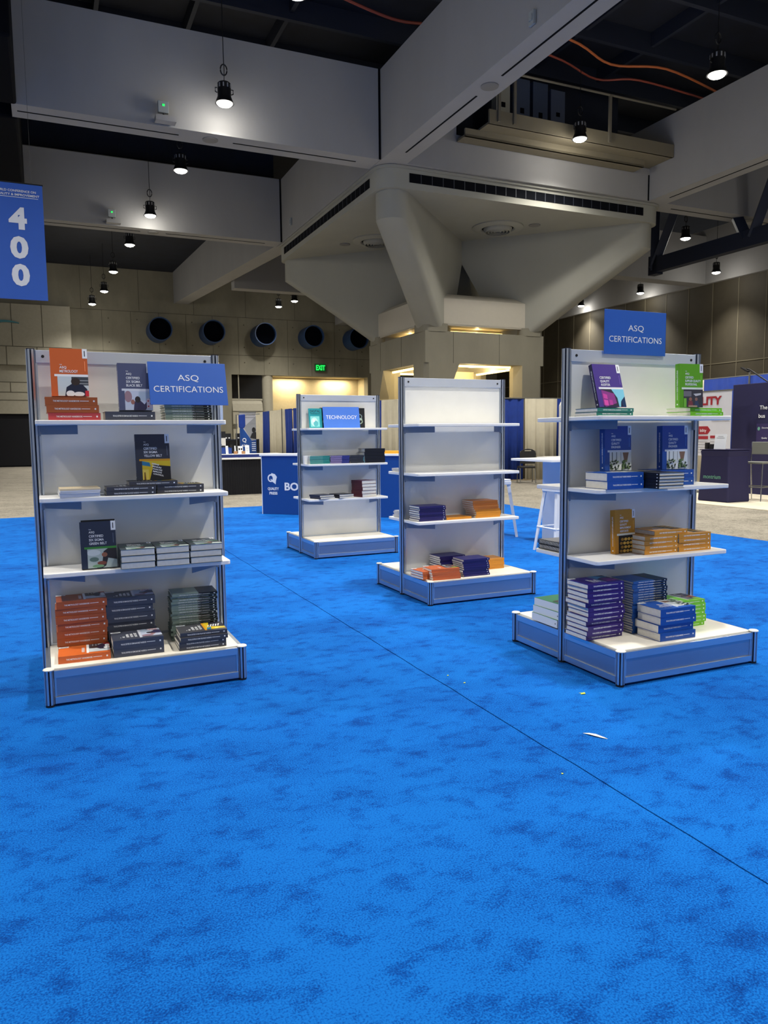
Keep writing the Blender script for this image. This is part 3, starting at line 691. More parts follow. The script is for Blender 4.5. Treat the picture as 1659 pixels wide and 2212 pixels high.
    if kind == 'teal': return [(R(.1, .08, .8, .8), (130, 214, 214)), (B(.4, .42, .26, .3), (196, 236, 230)), (B(.5, .3, .18, .2), (90, 180, 190)), (B(.35, .5, .1, .1), (230, 246, 240))]
    if kind == 'circuit': return [(B(.5, .62, .3, .2), (120, 140, 140)), (B(.5, .62, .22, .14), (20, 22, 26)), (B(.5, .3, .34, .2), (150, 170, 150)), (B(.5, .3, .26, .13), (20, 22, 26)), (B(.6, .45, .2, .08), (170, 190, 180))]
    return []
TMPL = {}
def book_mesh(key, W_, H, T_, cover, spine=None, spine_split=None, title=(), art=None, spine_text='', strip=None, tab=True, detail=2, tcol=None, thinboard=.0016):
    """standing book: spine at x=0 side, front cover faces -y. Returns list of (name, mesh) parts."""
    if key in TMPL: return TMPL[key]
    sp = spine or cover; bt = thinboard
    parts = []
    m = MB(); cmx = cm(cover); smx = cm(sp)
    m.box(0, W_, 0, bt, 0, H, cmx); m.box(0, W_, T_-bt, T_, 0, H, cmx)
    zs = 0 if not spine_split else spine_split[1]*H
    m.box(0, bt, bt, T_-bt, zs, H, smx)
    if spine_split: m.box(0, bt, bt, T_-bt, 0, zs, cm(spine_split[0])); m.box(0, W_, -.0003, bt, 0, zs, cm(spine_split[0])) if art is None else None
    parts.append(('cover', m))
    m = MB(); m.box(bt, W_-.003, bt, T_-bt, .003, H-.003, M_PAGES); parts.append(('page_block', m))
    tm = M_WHT if tcol is None else mat('ink_%d_%d_%d' % tcol, tcol, .6)
    e_ = .0006
    if detail >= 1:
        m = MB()
        # spine marks: long title bar (head first), sub line, logo dot
        m.M = T(-e_, 0, 0) @ Matrix.Rotation(-pi/2, 4, 'Z') 
        # in this frame x -> along -y ... build directly instead
        m.M = Matrix()
        def spt(s, zc, ww, hh, yc=T_/2):
            vs, fs, (x0, x1, z0_, z1_) = text_geo(s, .015)
            sc = ww/(x1-x0); sv = hh/.73
            # reading direction runs from head (z=H) to foot; letters' up = toward the front cover (-y)
            m.add([(-e_*p[2], yc-(p[1]-.365)*sv, zc-(p[0]-(x0+x1)/2)*sc) for p in vs], fs, tm)
        hh = min(.0085, T_*.3)
        if spine_text:
            spt(spine_text, H*.60, H*.50, hh)
        if spine_text: m.box(-e_, 0, T_/2-hh*.15, T_/2+hh*.15, H*.17, H*.34, tm)
        m.box(-e_, 0, T_/2-hh*.5, T_/2+hh*.5, H*.055, H*.085, tm)
        parts.append(('spine_lettering', m))
    if art is not None or title:
        m = MB()
        x0 = W_*.13; zt = H*.415
        if strip: m.add([(x0-.006, -e_, zt), (W_, -e_, zt), (W_, -e_, zt+H*.045), (x0-.006, -e_, zt+H*.045)], [(0, 1, 2, 3)], cm(strip))
        if art:
            a0, a1, c0, c1 = (x0+.008, W_, .002, zt) if art not in ('teal', 'circuit') else ((0, W_, 0, H*.75) if art == 'teal' else (0, W_, H*.1, H*.85))
            for i, (poly, c) in enumerate(pic(art, a0, a1, c0, c1)):
                d = -e_-.00012*i
                m.add([(max(a0, min(a1, px)), d, max(c0, min(c1, pz))) for px, pz in poly], [tuple(range(len(poly)))], cm(c))
        if m.v: parts.append(('cover_picture', m))
        m = MB()
        for (s, u, v, hh, ww, al) in title: m.text(s, u*W_, v*H, hh, y=-e_, mt=tm, width=ww, align=al, bold=.012, thick=.0004)
        if art == 'yellow':
            for i, s in enumerate(('DEFINE', 'MEASURE', 'ANALYZE', 'IMPROVE', 'CONTROL')):
                mm = m.M; m.M = T(W_*.46+i*.001, 0, H*(.36-.055*i)) @ Matrix.Rotation(radians(14), 4, 'Y'); m.text(s, 0, 0, .008, y=-e_-.001, mt=tm, align='LEFT', bold=.03, thick=.0004, squeeze=1.1); m.M = mm
        if m.v: parts.append(('title_lettering', m))
        if tab:
            m = MB(); m.add([(W_-.024, -e_*1.2, H*.80), (W_+.0005, -e_*1.2, H*.80), (W_+.0005, -e_*1.2, H), (W_-.024, -e_*1.2, H)], [(0, 1, 2, 3)], M_WHT)
            m.box(W_-.015, W_-.010, -e_*1.3, -e_*1.2, H*.84, H*.96, cm((60, 60, 66)))
            m.box(W_-.016, W_-.012, -e_*1.3, -e_*1.2, H*.53, H*.74, cm(tuple(min(255, c+50) for c in cover)))
            parts.append(('edge_tab', m))
    out = []
    for nm, m in parts:
        o = m.build(nm); me = o.data; bpy.data.objects.remove(o); out.append((nm, me))
    TMPL[key] = out
    return out
BN = [0]
def book(parts, M, label, group):
    e = empty('book', M, label, 'book', group)
    for nm, me in parts:
        o = bpy.data.objects.new(nm, me); COL.objects.link(o); o.parent = e
    BN[0] += 1
    return e
ORD = ['topmost', 'second from top', 'third from top', 'fourth from top', 'fifth from top', 'sixth from top', 'seventh from top', 'eighth from top', 'ninth from top', 'tenth from top'] + [f'{n} from top' for n in ('eleventh', 'twelfth', 'thirteenth', 'fourteenth', 'fifteenth', 'sixteenth', 'seventeenth', 'eighteenth', 'nineteenth', 'twentieth', 'twenty-first')]
def stack(k, parts, dims, n, x, y, z, rz=0, jit=.004, what='book', where='', group='', face='spine'):
    """x,y = centre in unit coordinates; face: which side looks to the front"""
    W_, H, T_ = dims
    R = {'spine': 0, 'fore': pi, 'head': pi/2, 'foot': -pi/2}[face]
    rr = random.Random(int(abs(x*7919+y*104729+k*31+n)*1000))
    for i in range(n):
        dz = z+(i+1)*T_+i*.0004
        Mx = UM(k) @ T(x+rr.uniform(-jit, jit), y+rr.uniform(-jit, jit), dz) @ RZ(rz+R+rr.uniform(-jit, jit)*3) @ T(H/2, -W_/2, 0) @ LAY
        pos = ORD[n-1-i] if n > 1 else ''
        if n > 1 and i == 0: pos = 'bottom one'
        lab = f'{what}, {pos} {where}' if pos else f'{what} {where}'
        book(parts, Mx, lab.strip(), group)
def stand(k, parts, x, y, z, lean, label, rz=0, group='books standing face out'):
    tk = max(v.co.y for v in parts[0][1].vertices)
    Mx = UM(k) @ T(x, y, z+tk*sin(abs(lean))) @ RZ(rz) @ Matrix.Rotation(-lean, 4, 'X')
    return book(parts, Mx, label, group)

Z1, Z2, Z3, ZB = SHZ[0]+.012, SHZ[1]+.012, SHZ[2]+.012, HB+.0005
ORANGE = (202, 94, 42); ORD2 = (170, 86, 42)
HBK = lambda *t: [('THE', .24, .83, .005, None, 'LEFT'), ('ASQ', .24, .775, .011, None, 'LEFT')]+[(s, .24, .69-.079*i, .0135, wd, 'LEFT') for i, (s, wd) in enumerate(t)]
# --- kinds
b_metro = book_mesh('metro', .184, .257, .040, ORANGE, title=[('THE', .24, .66, .005, None, 'LEFT'), ('ASQ', .24, .605, .013, None, 'LEFT'), ('METROLOGY', .24, .525, .0145, .09, 'LEFT')], art='lab', strip=(236, 236, 236), spine_text='THE METROLOGY HANDBOOK')
b_or = book_mesh('orange', .19, .257, .0405, ORD2, title=[('METROLOGY', .24, .525, .0145, .09, 'LEFT')], art='lab', strip=(236, 236, 236), spine_text='THE METROLOGY HANDBOOK')
b_or2 = book_mesh('orangeB', .19, .257, .0385, (212, 102, 40), title=[('METROLOGY', .24, .525, .0145, .09, 'LEFT')], art='lab', strip=(236, 236, 236), spine_text='THE METROLOGY HANDBOOK')
b_or_shaded = book_mesh('orange_shaded', .19, .257, .038, (186, 66, 70), spine_text='THE METROLOGY HANDBOOK')  # orange book lying in shade, the pinkish shade painted into its cover
b_bb = book_mesh('blackbelt', .176, .26, .046, (74, 80, 112), title=HBK(('CERTIFIED', .072), ('SIX SIGMA', .074), ('BLACK BELT', .084)), art='office', strip=(206, 210, 220), spine_text='CERTIFIED SIX SIGMA BLACK BELT HANDBOOK')
b_bbl = book_mesh('blackbelt_lay', .19, .26, .046, (66, 70, 84), title=HBK(('CERTIFIED', .072), ('SIX SIGMA', .074), ('BLACK BELT', .084)), art='office', strip=(206, 210, 220), spine_text='THE ASQ CERTIFIED SIX SIGMA BLACK BELT HANDBOOK')
b_yb = book_mesh('yellowbelt', .185, .258, .022, (44, 50, 66), title=HBK(('CERTIFIED', .072), ('SIX SIGMA', .074), ('YELLOW BELT', .098)), art='yellow', strip=(212, 150, 30), spine_text='THE ASQ CERTIFIED SIX SIGMA YELLOW BELT HANDBOOK')
b_ybl = book_mesh('yellowbelt_lay', .185, .258, .0235, (66, 66, 72), title=HBK(('CERTIFIED', .072), ('SIX SIGMA', .074), ('YELLOW BELT', .098)), art='yellow', strip=(212, 150, 30), spine_text='THE ASQ CERTIFIED SIX SIGMA YELLOW BELT HANDBOOK')
b_gb = book_mesh('greenbelt', .182, .256, .035, (34, 46, 70), title=HBK(('CERTIFIED', .074), ('SIX SIGMA', .076), ('GREEN BELT', .090)), art='desk', strip=(60, 140, 60), spine_text='CERTIFIED SIX SIGMA GREEN BELT HANDBOOK')
b_gbl = book_mesh('greenbelt_lay', .18, .256, .0355, (56, 66, 70), title=HBK(('CERTIFIED', .074), ('SIX SIGMA', .076), ('GREEN BELT', .090)), art='desk', strip=(60, 140, 60))
b_th = book_mesh('thin_green_black', .19, .257, .0138, (118, 136, 128), spine_split=((12, 12, 14), .42), spine_text='CERTIFIED SIX SIGMA BLACK BELT', detail=1)
b_white = book_mesh('white_booklet', .19, .2, .009, (214, 216, 222), detail=0)
b_cream = book_mesh('cream_booklet', .19, .2, .009, (230, 210, 170), detail=0)
# ---- unit 1
P1 = 'of the front left unit'
stack(1, b_or_shaded, (.19, .257, .038), 1, -.302, -.166, Z1, 0, .002, 'pink-shaded orange metrology book', 'flat at the bottom of the small top shelf pile, left unit', 'metrology handbooks')
stack(1, b_or, (.19, .257, .0405), 2, -.310, -.166, Z1+.039, 0, .005, 'orange metrology book', 'of the pair under the standing metrology book, left unit', 'metrology handbooks')
stand(1, b_metro, -.408, -.225, Z1+.039+.0812, .15, 'orange metrology book standing face out on the top shelf of the left unit')
stack(1, b_bbl, (.19, .26, .046), 1, -.02, -.165, Z1, 0, .001, 'grey black belt handbook', 'lying alone under the standing one, top shelf of left unit', 'black belt handbooks')
stand(1, b_bb, -.074, -.24, Z1+.047, .132, 'slate blue black belt handbook standing on the top shelf of the left unit')
stack(1, b_th, (.19, .257, .0138), 6, .292, -.16, Z1, 0, .005, 'thin green and black book', 'of the pile beneath the left unit sign', 'thin green and black books')
stack(1, b_white, (.19, .2, .009), 4, -.30, -.20, Z2, .03, .004, 'thin white booklet', 'of the low booklet pile, second shelf of left unit', 'thin white booklets')
stack(1, b_cream, (.19, .2, .009), 1, -.298, -.20, Z2+.038, .02, .002, 'thin cream booklet', 'lying on the white booklets, second shelf of left unit', 'thin white booklets')
stack(1, b_ybl, (.185, .258, .0235), 2, -.035, -.195, Z2, 0, .003, 'dark grey yellow belt book', 'of the left pair, second shelf of left unit', 'yellow belt handbooks')
stack(1, b_ybl, (.185, .258, .0235), 2, .23, -.17, Z2, .02, .003, 'dark grey yellow belt book', 'of the right pair, second shelf of left unit', 'yellow belt handbooks')
stack(1, b_ybl, (.185, .258, .0235), 1, .085, -.185, Z2+.0485, 0, .002, 'dark grey yellow belt book', 'bridging both pairs beneath the standing one, left unit', 'yellow belt handbooks')
stand(1, b_yb, .003, -.222, Z2+.072, .143, 'charcoal yellow belt book with yellow cover photo, standing on left unit')
stand(1, b_gb, -.305, -.258, Z3, .15, 'navy green belt book with a green stripe, standing on left unit third shelf')
b_gb2 = book_mesh('greenbelt_back', .175, .262, .03, (22, 26, 34), detail=0)
stand(1, b_gb2, -.296, -.218, Z3, .15, 'dark book leaning hidden behind the standing green belt book')
for i, (x, yy, wh) in enumerate(((-.017, -.205, 'left'), (.166, -.20, 'middle'), (.352, -.185, 'right'))):
    stack(1, b_gbl, (.18, .256, .0355), 3, x, yy, Z3, -.02+.02*i, .0025, 'dark book with pages outward', f'of the {wh} pile, left unit third shelf', 'green belt handbooks laid flat', 'foot')
stack(1, b_or, (.19, .257, .0405), 7, -.318, -.13, ZB, -.01, .006, 'red-orange book', 'of the tall orange stack on the left unit base', 'metrology handbooks')
stack(1, b_or2, (.19, .257, .0385), 1, -.317, -.335, ZB, -.04, .001, 'bright orange book', 'lying in front of the tall orange stack, left unit base', 'metrology handbooks')
stack(1, b_bbl, (.19, .26, .046), 6, -.062, -.12, ZB, -.01, .009, 'slate grey handbook', 'of the tall grey stack on the left unit base', 'black belt handbooks')
stack(1, b_bbl, (.19, .26, .046), 2, -.047, -.343, ZB, -.01, .003, 'slate grey handbook', 'of the front grey pair on the left unit base', 'black belt handbooks')
stack(1, b_th, (.19, .257, .0138), 19, .293, -.14, ZB, -.05, .006, 'thin green and black book', 'of the tall thin-book stack, left unit base', 'thin green and black books')
stack(1, b_ybl, (.185, .258, .0235), 4, .292, -.37, ZB, -.02, .008, 'charcoal yellow belt book', 'of the front right pile, left unit base', 'yellow belt handbooks')

# ---- signs
def sign(k, x, y, z, W_, H, lean, lines, label, rz=0, mt=M_SIGN, M=None, th_=.006, lh=.036):
    e = empty('sign_board', M if M is not None else UM(k) @ T(x, y, z) @ RZ(rz) @ Matrix.Rotation(-lean, 4, 'X'), label, 'sign', 'blue topic signs')
    m = MB(); m.box(0, W_, 0, th_, 0, H); m.build('board', mt, e, bevel=.001)
    m = MB()
    for s, v, ww in lines: m.text(s, W_/2, v*H, lh, y=-.0006, width=ww, bold=-.002)
    m.build('lettering', M_WHT, e)
    return e
sign(1, .085, -.275, Z1+.085, .432, .245, .24, [('ASQ', .64, .118), ('CERTIFICATIONS', .37, .385)], 'blue certifications sign leaning on books, top shelf of the left unit', rz=.03)
sign(4, -.252, -.03, 1.823, .466, .257, 0, [('ASQ', .61, .118), ('CERTIFICATIONS', .35, .40)], 'blue certifications sign fixed upright above the right unit')
sign(2, -.238, -.125, Z1, .45, .25, .18, [('TECHNOLOGY', .52, .38)], 'light blue technology sign leaning on the far unit', rz=-.028, mt=M_SIGN2, lh=.045)
# pale board leaning at the back of unit 1, showing beyond the right post
M_ = UM(1) @ T(.16, .1, Z1) @ RZ(0) 
tag(MB().box(0, .44, .16, .166, .0, .255).build('sign_board', mat('pale_board', (190, 205, 232), .5), M=M_), 'pale back of a sign behind the left unit, showing past its right post', 'sign')

# ---- unit 4
PURP = (48, 26, 112)
b_aud = book_mesh('auditor', .195, .26, .03, (60, 34, 130), spine=(30, 24, 70), title=[('CERTIFIED', .2, .685, .0145, .08, 'LEFT'), ('QUALITY', .2, .602, .0145, .066, 'LEFT'), ('AUDITOR', .2, .52, .0145, .066, 'LEFT')], art='glass', strip=(226, 226, 232), spine_text='CERTIFIED QUALITY AUDITOR HANDBOOK')
b_audl = book_mesh('auditor_lay', .19, .258, .0265, PURP, title=[('CERTIFIED', .2, .685, .0145, .08, 'LEFT'), ('QUALITY', .2, .602, .0145, .066, 'LEFT'), ('AUDITOR', .2, .52, .0145, .066, 'LEFT')], art='glass', strip=(190, 190, 205), spine_text='THE ASQ CERTIFIED QUALITY AUDITOR HANDBOOK')
b_teal = book_mesh('teal_lay', .19, .258, .021, (38, 96, 104), spine=(44, 124, 112), spine_text='CERTIFIED PHARMACEUTICAL HANDBOOK')
b_sup = book_mesh('supplier', .17, .25, .034, (96, 168, 30), title=HBK(('CERTIFIED', .06), ('SUPPLIER QUALITY', .112), ('PROFESSIONAL', .086)), art='team', strip=(230, 240, 220), spine_text='SUPPLIER QUALITY PROFESSIONAL HANDBOOK')
b_supl = book_mesh('supplier_lay', .185, .255, .0225, (120, 200, 40), title=HBK(('CERTIFIED', .06),), art='team', strip=(230, 240, 220), spine_text='SUPPLIER QUALITY PROFESSIONAL HANDBOOK')
b_eng = book_mesh('engineer', .187, .258, .047, (22, 70, 150), title=HBK(('CERTIFIED', .07), ('QUALITY', .058), ('ENGINEER', .066)), art='plants', strip=(206, 214, 226), spine_text='CERTIFIED QUALITY ENGINEER HANDBOOK')
b_engl = book_mesh('engineer_lay', .19, .258, .0455, (26, 78, 164), title=HBK(('CERTIFIED', .07), ('QUALITY', .058), ('ENGINEER', .066)), art='plants', strip=(206, 214, 226), spine_text='THE ASQ CERTIFIED QUALITY ENGINEER HANDBOOK')
b_gold = book_mesh('gold', .165, .258, .036, (188, 128, 28), title=HBK(('CERTIFIED', .07), ('QUALITY', .058), ('IMPROVEMENT', .092), ('ASSOCIATE', .07))[:0]+[('THE', .24, .88, .005, None, 'LEFT'), ('ASQ', .24, .825, .011, None, 'LEFT')]+[(q, .24, .74-.075*i, .0125, ww, 'LEFT') for i, (q, ww) in enumerate((('CERTIFIED', .07), ('QUALITY', .058), ('IMPROVEMENT', .092), ('ASSOCIATE', .07)))], art='hex', strip=(226, 220, 200), spine_text='QUALITY IMPROVEMENT ASSOCIATE HANDBOOK')
b_goldl = book_mesh('gold_lay', .185, .255, .0265, (206, 142, 42), title=HBK(('CERTIFIED', .06), ('QUALITY', .05)), art='hex', strip=(226, 220, 200), spine_text='QUALITY IMPROVEMENT ASSOCIATE HANDBOOK')
b_blk = book_mesh('thin_black', .185, .24, .0175, (18, 20, 26), spine_text='', detail=1)
b_bk2 = book_mesh('blue_black_lay', .19, .257, .0142, (36, 82, 152), spine_split=((14, 16, 24), .4), spine_text='CERTIFIED QUALITY ENGINEER', detail=1)
b_gw = book_mesh('green_white', .2, .26, .045, (226, 230, 226), spine=(226, 230, 226), spine_split=None, title=[], art=None, spine_text='', detail=0)
stack(4, b_teal, (.19, .258, .021), 2, -.355, -.155, Z1, 0, .006, 'teal handbook', 'of the pair under the purple book, right unit', 'teal handbooks')
stand(4, b_aud, -.37, -.14, Z1+.044, .30, 'purple auditor handbook leaning back on the top shelf of the right unit', rz=.0)
stack(4, b_supl, (.185, .255, .0225), 2, .305, -.19, Z1, 0, .006, 'lime green handbook', 'of the pair under the standing green book, right unit', 'green supplier handbooks')
stand(4, b_sup, .085, -.285, Z1+.046, .04, 'lime green supplier handbook standing on the top shelf of the right unit', rz=-.06)
stack(4, b_engl, (.19, .258, .0455), 2, -.315, -.21, Z2, 0, .003, 'blue engineer handbook', 'of the left pair, second shelf of right unit', 'blue engineer handbooks')
stand(4, b_eng, -.33, -.15, Z2+.092, .04, 'left of two blue engineer handbooks standing on the right unit', rz=-.03)
stack(4, b_engl, (.19, .258, .0455), 2, .14, -.135, Z2, 0, .006, 'blue engineer handbook', 'of the right pair, second shelf of right unit', 'blue engineer handbooks')
stand(4, b_eng, .055, -.195, Z2+.092, .03, 'right of two blue engineer handbooks standing on the right unit', rz=-.05)
stack(4, b_blk, (.185, .24, .0175), 5, -.085, -.295, Z2, .0, .002, 'black book, pages outward', 'of the low front pile, right unit second shelf', 'thin black books', 'foot')
stand(4, b_gold, -.235, -.14, Z3, .04, 'gold improvement associate book standing on the third shelf, right unit', rz=.10)
stack(4, b_goldl, (.185, .255, .0265), 4, .03, -.14, Z3, 0, .003, 'gold handbook', 'of the left gold pile, third shelf of right unit', 'gold handbooks')
stack(4, b_goldl, (.185, .255, .0265), 4, .29, -.145, Z3, 0, .003, 'gold handbook', 'of the right gold pile, third shelf of right unit', 'gold handbooks')
stack(4, b_goldl, (.185, .255, .0265), 1, .105, -.135, Z3+.108, .0, .002, 'gold handbook', 'lying across the top of both gold piles, right unit', 'gold handbooks')
stack(4, b_audl, (.19, .258, .0265), 12, -.40, -.165, ZB, 0, .007, 'purple auditor handbook', 'of the tall purple stack, right unit base', 'purple auditor handbooks')
stack(4, b_bk2, (.19, .257, .0142), 21, -.065, -.155, ZB, .0, .004, 'blue and black book', 'of the tall slim-book stack, right unit base', 'slim blue and black books')
stack(4, b_engl, (.19, .258, .0455), 4, -.05, -.355, ZB, -.01, .007, 'bright blue engineer handbook', 'of the front pile, right unit base', 'blue engineer handbooks')
stack(4, b_supl, (.185, .255, .0225), 7, .225, -.185, ZB, 0, .007, 'green handbook', 'of the green stack on the right unit base', 'green supplier handbooks')
for i in range(3):
    gw = book_mesh('white_green_top', .2, .26, .046, (234, 236, 234), spine=(234, 236, 234), title=[], art=None, detail=1, tcol=(120, 120, 120))
    Mx = UM(4) @ T(-.41+.008*i, .17-.004*i, ZB+.047*(i+1)) @ RZ(-pi/2+.03*i) @ T(.13, -.1, 0) @ LAY
    e = book(gw, Mx, f'white book with green top cover, {("bottom", "middle", "topmost")[i]} of three behind the right unit', 'white and green books behind the right unit')
    m = MB(); m.box(0, .2, -.0012, -.0002, 0, .26); m.build('green_cover', cm((24, 130, 84)), e)
    if i == 2: m = MB(); m.box(.03, .2, -.002, -.0012, .0, .12); m.build('cover_picture', cm((60, 52, 44)), e)

# spiral bound books on the rear shelf of unit 4
for i in range(2):
    e = empty('spiral_book', UM(4) @ T(-.35, .15, Z3+.004+i*.03) @ RZ(-.0), f'grey spiral-bound book behind the right unit post, {"lower" if i == 0 else "upper"} of two', 'book', 'spiral-bound books')
    MB().box(-.13, .12, -.12, .12, 0, .022).build('page_block', M_PAGES, e)
    MB().box(-.13, .12, -.12, .12, .022, .026).build('cover', M_GREYT, e)
    m = MB()
    for j in range(17):
        y = -.115+j*.0144
        m.tube([(-.13+.013*cos(t), y, .012+.014*sin(t)) for t in [pi/2+pi*q/6 for q in range(7)]], .0022, 5)
    m.build('spiral_binding', M_BLK, e)

# ---- unit 3
b_p3 = book_mesh('purple_far', .185, .25, .0175, (34, 28, 92), detail=1)
b_y3 = book_mesh('amber_far', .185, .25, .0178, (206, 136, 36), detail=0)
b_y3b = book_mesh('amber_far_b', .185, .25, .0178, (182, 108, 40), detail=0)
b_o3 = book_mesh('orange_far', .185, .25, .0215, (196, 100, 52), title=[('QUALITY', .2, .6, .012, .06, 'LEFT')], art='team', detail=0)
stack(3, b_p3, (.185, .25, .0175), 7, -.335, -.145, Z3, .03, .006, 'dark purple book', 'of the stack on the middle unit shelf', 'purple books on the middle unit')
stack(3, b_y3, (.185, .25, .0178), 1, -.08, -.14, Z3, .05, .001, 'single amber book', 'lying flat between the two shelf stacks, middle unit', 'amber books on the middle unit')
stack(3, b_y3, (.185, .25, .0178), 4, .215, -.13, Z3, .0, .007, 'bright amber book', 'in lower half of the amber stack, middle unit', 'amber books on the middle unit')
stack(3, b_y3b, (.185, .25, .0178), 4, .2, -.13, Z3+.073, .0, .008, 'brownish amber book', 'in upper half of the amber stack, middle unit', 'amber books on the middle unit')
stack(3, b_o3, (.185, .25, .0215), 4, -.33, -.38, ZB, -.05, .008, 'orange book', 'of the front left pile on the middle unit base', 'orange books on the middle unit')
stack(3, b_o3, (.185, .25, .0215), 3, -.40, -.30, ZB, .1, .006, 'brownish orange book', 'of the pile behind the orange one, middle unit base', 'orange books on the middle unit')
stack(3, b_p3, (.185, .25, .0175), 8, -.13, -.125, ZB, .03, .006, 'dark purple book', 'of the rear stack on the middle unit base', 'purple books on the middle unit')
stack(3, b_p3, (.185, .25, .0175), 8, -.035, -.352, ZB, .0, .006, 'violet book', 'of the front stack on the middle unit base', 'purple books on the middle unit')
stack(3, b_y3, (.185, .25, .0178), 5, .245, -.15, ZB, .0, .006, 'amber book', 'of the right pile on the middle unit base', 'amber books on the middle unit')
stack(3, b_white, (.19, .2, .009), 3, -.37, .16, Z2, .1, .004, 'white booklet', 'of the pile on the rear shelf, middle unit', 'booklets behind the middle unit')
stack(3, b_white, (.19, .2, .009), 6, -.36, .16, Z3, .1, .008, 'white booklet', 'of the lower rear shelf pile, middle unit', 'booklets behind the middle unit')

# ---- unit 2
b_dig = book_mesh('digital', .158, .228, .015, (30, 150, 160), title=[('DIGITAL', .5, .86, .03, .125, 'CENTER'), ('TRANSFORMATION', .5, .73, .008, .12, 'CENTER')], art='teal', tab=False, detail=0, tcol=(16, 50, 70))
b_cir = book_mesh('circuit', .16, .235, .02, (26, 28, 32), art='circuit', tab=False, detail=0)
stand(2, b_dig, -.40, -.09, Z1, .15, 'teal digital book standing at the left of the far unit top shelf')
stand(2, b_cir, .145, -.062, Z1, .06, 'black book with round circuit design, half hidden by the technology sign')
stand(2, b_cir, -.255, -.062, Z1, .06, 'dark book edge showing just left of the technology sign')
def pile2(x, n, T_, c, sp, what, grp, W_=.17, H=.25, y=-.15, z=Z2, face='spine', z0=0, rz=0, split=None):
    b = book_mesh('u2_%s' % what, W_, H, T_, c, spine=sp, spine_split=split, detail=0)
    stack(2, b, (W_, H, T_), n, x, y, z+z0, rz, .004, what, grp[0], grp[1], face)
pile2(-.335, 5, .0175, (120, 160, 160), (60, 140, 140), 'pale teal book', ('of the teal pile on the far unit second shelf', 'books on the far unit second shelf'), H=.24, split=((22, 130, 130), .35))
pile2(-.09, 4, .022, (60, 56, 120), (120, 110, 160), 'violet and blue book', ('of the violet pile, far unit second shelf', 'books on the far unit second shelf'), H=.235, split=((40, 50, 130), .4))
pile2(.155, 4, .022, (40, 44, 54), (44, 48, 60), 'dark grey book', ('of the grey pile, far unit second shelf', 'books on the far unit second shelf'), H=.24, split=((90, 160, 190), .28))
pile2(.345, 4, .041, (14, 16, 24), (14, 16, 26), 'thick black book', ('of the black pile, far unit second shelf', 'books on the far unit second shelf'), H=.26, W_=.2)
tag(MB().box(-.04, .04, -.02, .02, 0, .095).build('small_white_card', M_SHELF, M=UM(2) @ T(-.462, -.15, Z2)), 'small pale bookend at the left end of far unit second shelf', 'bookend')
pile2(-.30, 2, .022, (24, 30, 56), (24, 30, 56), 'navy book, pages outward', ('of the left pile, far unit third shelf', 'books on the far unit third shelf'), z=Z3, face='foot', H=.22, W_=.2, rz=.25, y=-.19)
pile2(-.055, 2, .022, (20, 24, 40), (20, 24, 40), 'black book, pages outward', ('of the middle pile, far unit third shelf', 'books on the far unit third shelf'), z=Z3, face='foot', H=.22, W_=.2, rz=.2, y=-.18)
pile2(.235, 5, .0385, (92, 34, 50), (92, 34, 50), 'maroon book', ('of the maroon pile, far unit third shelf', 'books on the far unit third shelf'), z=Z3, face='foot', H=.21, W_=.21, rz=.25, y=-.17)

# ============================================================ FURNITURE BEYOND THE CARPET
# blue counter: BOOK CHECKOUT
p0 = Vector((-2.17, 13.35, 0)); p1 = Vector((.55, 12.33, 0)); d = (p1-p0); cl = d.length; ca = math.atan2(d.y, d.x)
e = empty('checkout_counter', T(*p0) @ RZ(ca), 'blue book checkout counter behind the far display unit', 'counter')
MB().box(0, cl, 0, .55, 0, 1.03).build('front_panel', M_COUNTER, e, bevel=.004)
MB().box(-.02, cl+.02, -.03, .6, 1.03, 1.065).build('worktop', M_SHELF, e, bevel=.003)
m = MB(); m.text('BOOK CHECKOUT', 1.33, .50, .135, y=-.004, width=1.74, bold=.03, thick=.003)
m.text('QUALITY', .235, .455, .048, y=-.004, width=.22, bold=.03, thick=.003); m.text('PRESS', .235, .375, .048, y=-.004, width=.16, bold=.03, thick=.003)
m.build('lettering', M_WHT, e)
m = MB()
m.prism_y(blob(.19, .64, .065, .07, 24), -.006, 0, M_WHT)
m.prism_y([(.20, .73), (.27, .71), (.31, .66), (.29, .60), (.28, .53), (.20, .60)], -.005, 0, M_WHT)
m.prism_y(blob(.19, .64, .038, .045, 20), -.009, -.005, M_COUNTER); m.prism_y([(.195, .63), (.25, .57), (.24, .56), (.185, .615)], -.010, -.006, M_WHT)
m.build('logo', None, e)
MB().box(0, .012, -.004, 0, 0, 1.03).build('edge_strip', M_WHT, e)
tag(MB().box(0, .5, 0, .3, 0, .045).build('amber_folder_stack', M_YEL, M=T(*p0) @ RZ(ca) @ T(2.05, .15, 1.066)), 'amber stack lying on the checkout counter beside the middle unit', 'folder')
# black office chairs behind counter
for i, (x, lb) in enumerate(((.35, 'left'), (.56, 'right'))):
    e = empty('black_chair', T(*p0) @ RZ(ca) @ T(x+.05+.25*i, 1.15+.6*i, 0), f'black rounded chair back rising behind the checkout counter, {lb} one', 'chair', 'black chairs behind the counter')
    m = MB(); m.prism_y([(.27*cos(t), .98+.22*sin(t)) for t in [pi*q/14 for q in range(15)]]+[(-.24, .7), (.24, .7)], -.03, .03); m.build('backrest', M_BLKD, e, bevel=.01)
    MB().box(-.24, .24, -.45, -.02, .45, .52).build('seat', M_BLKD, e, bevel=.02)
    MB().tube([(0, -.2, .03), (0, -.2, .45)], .03).box(-.25, .25, -.23, -.17, .02, .06).box(-.03, .03, -.45, .05, .02, .06).build('pedestal', M_BLK, e)

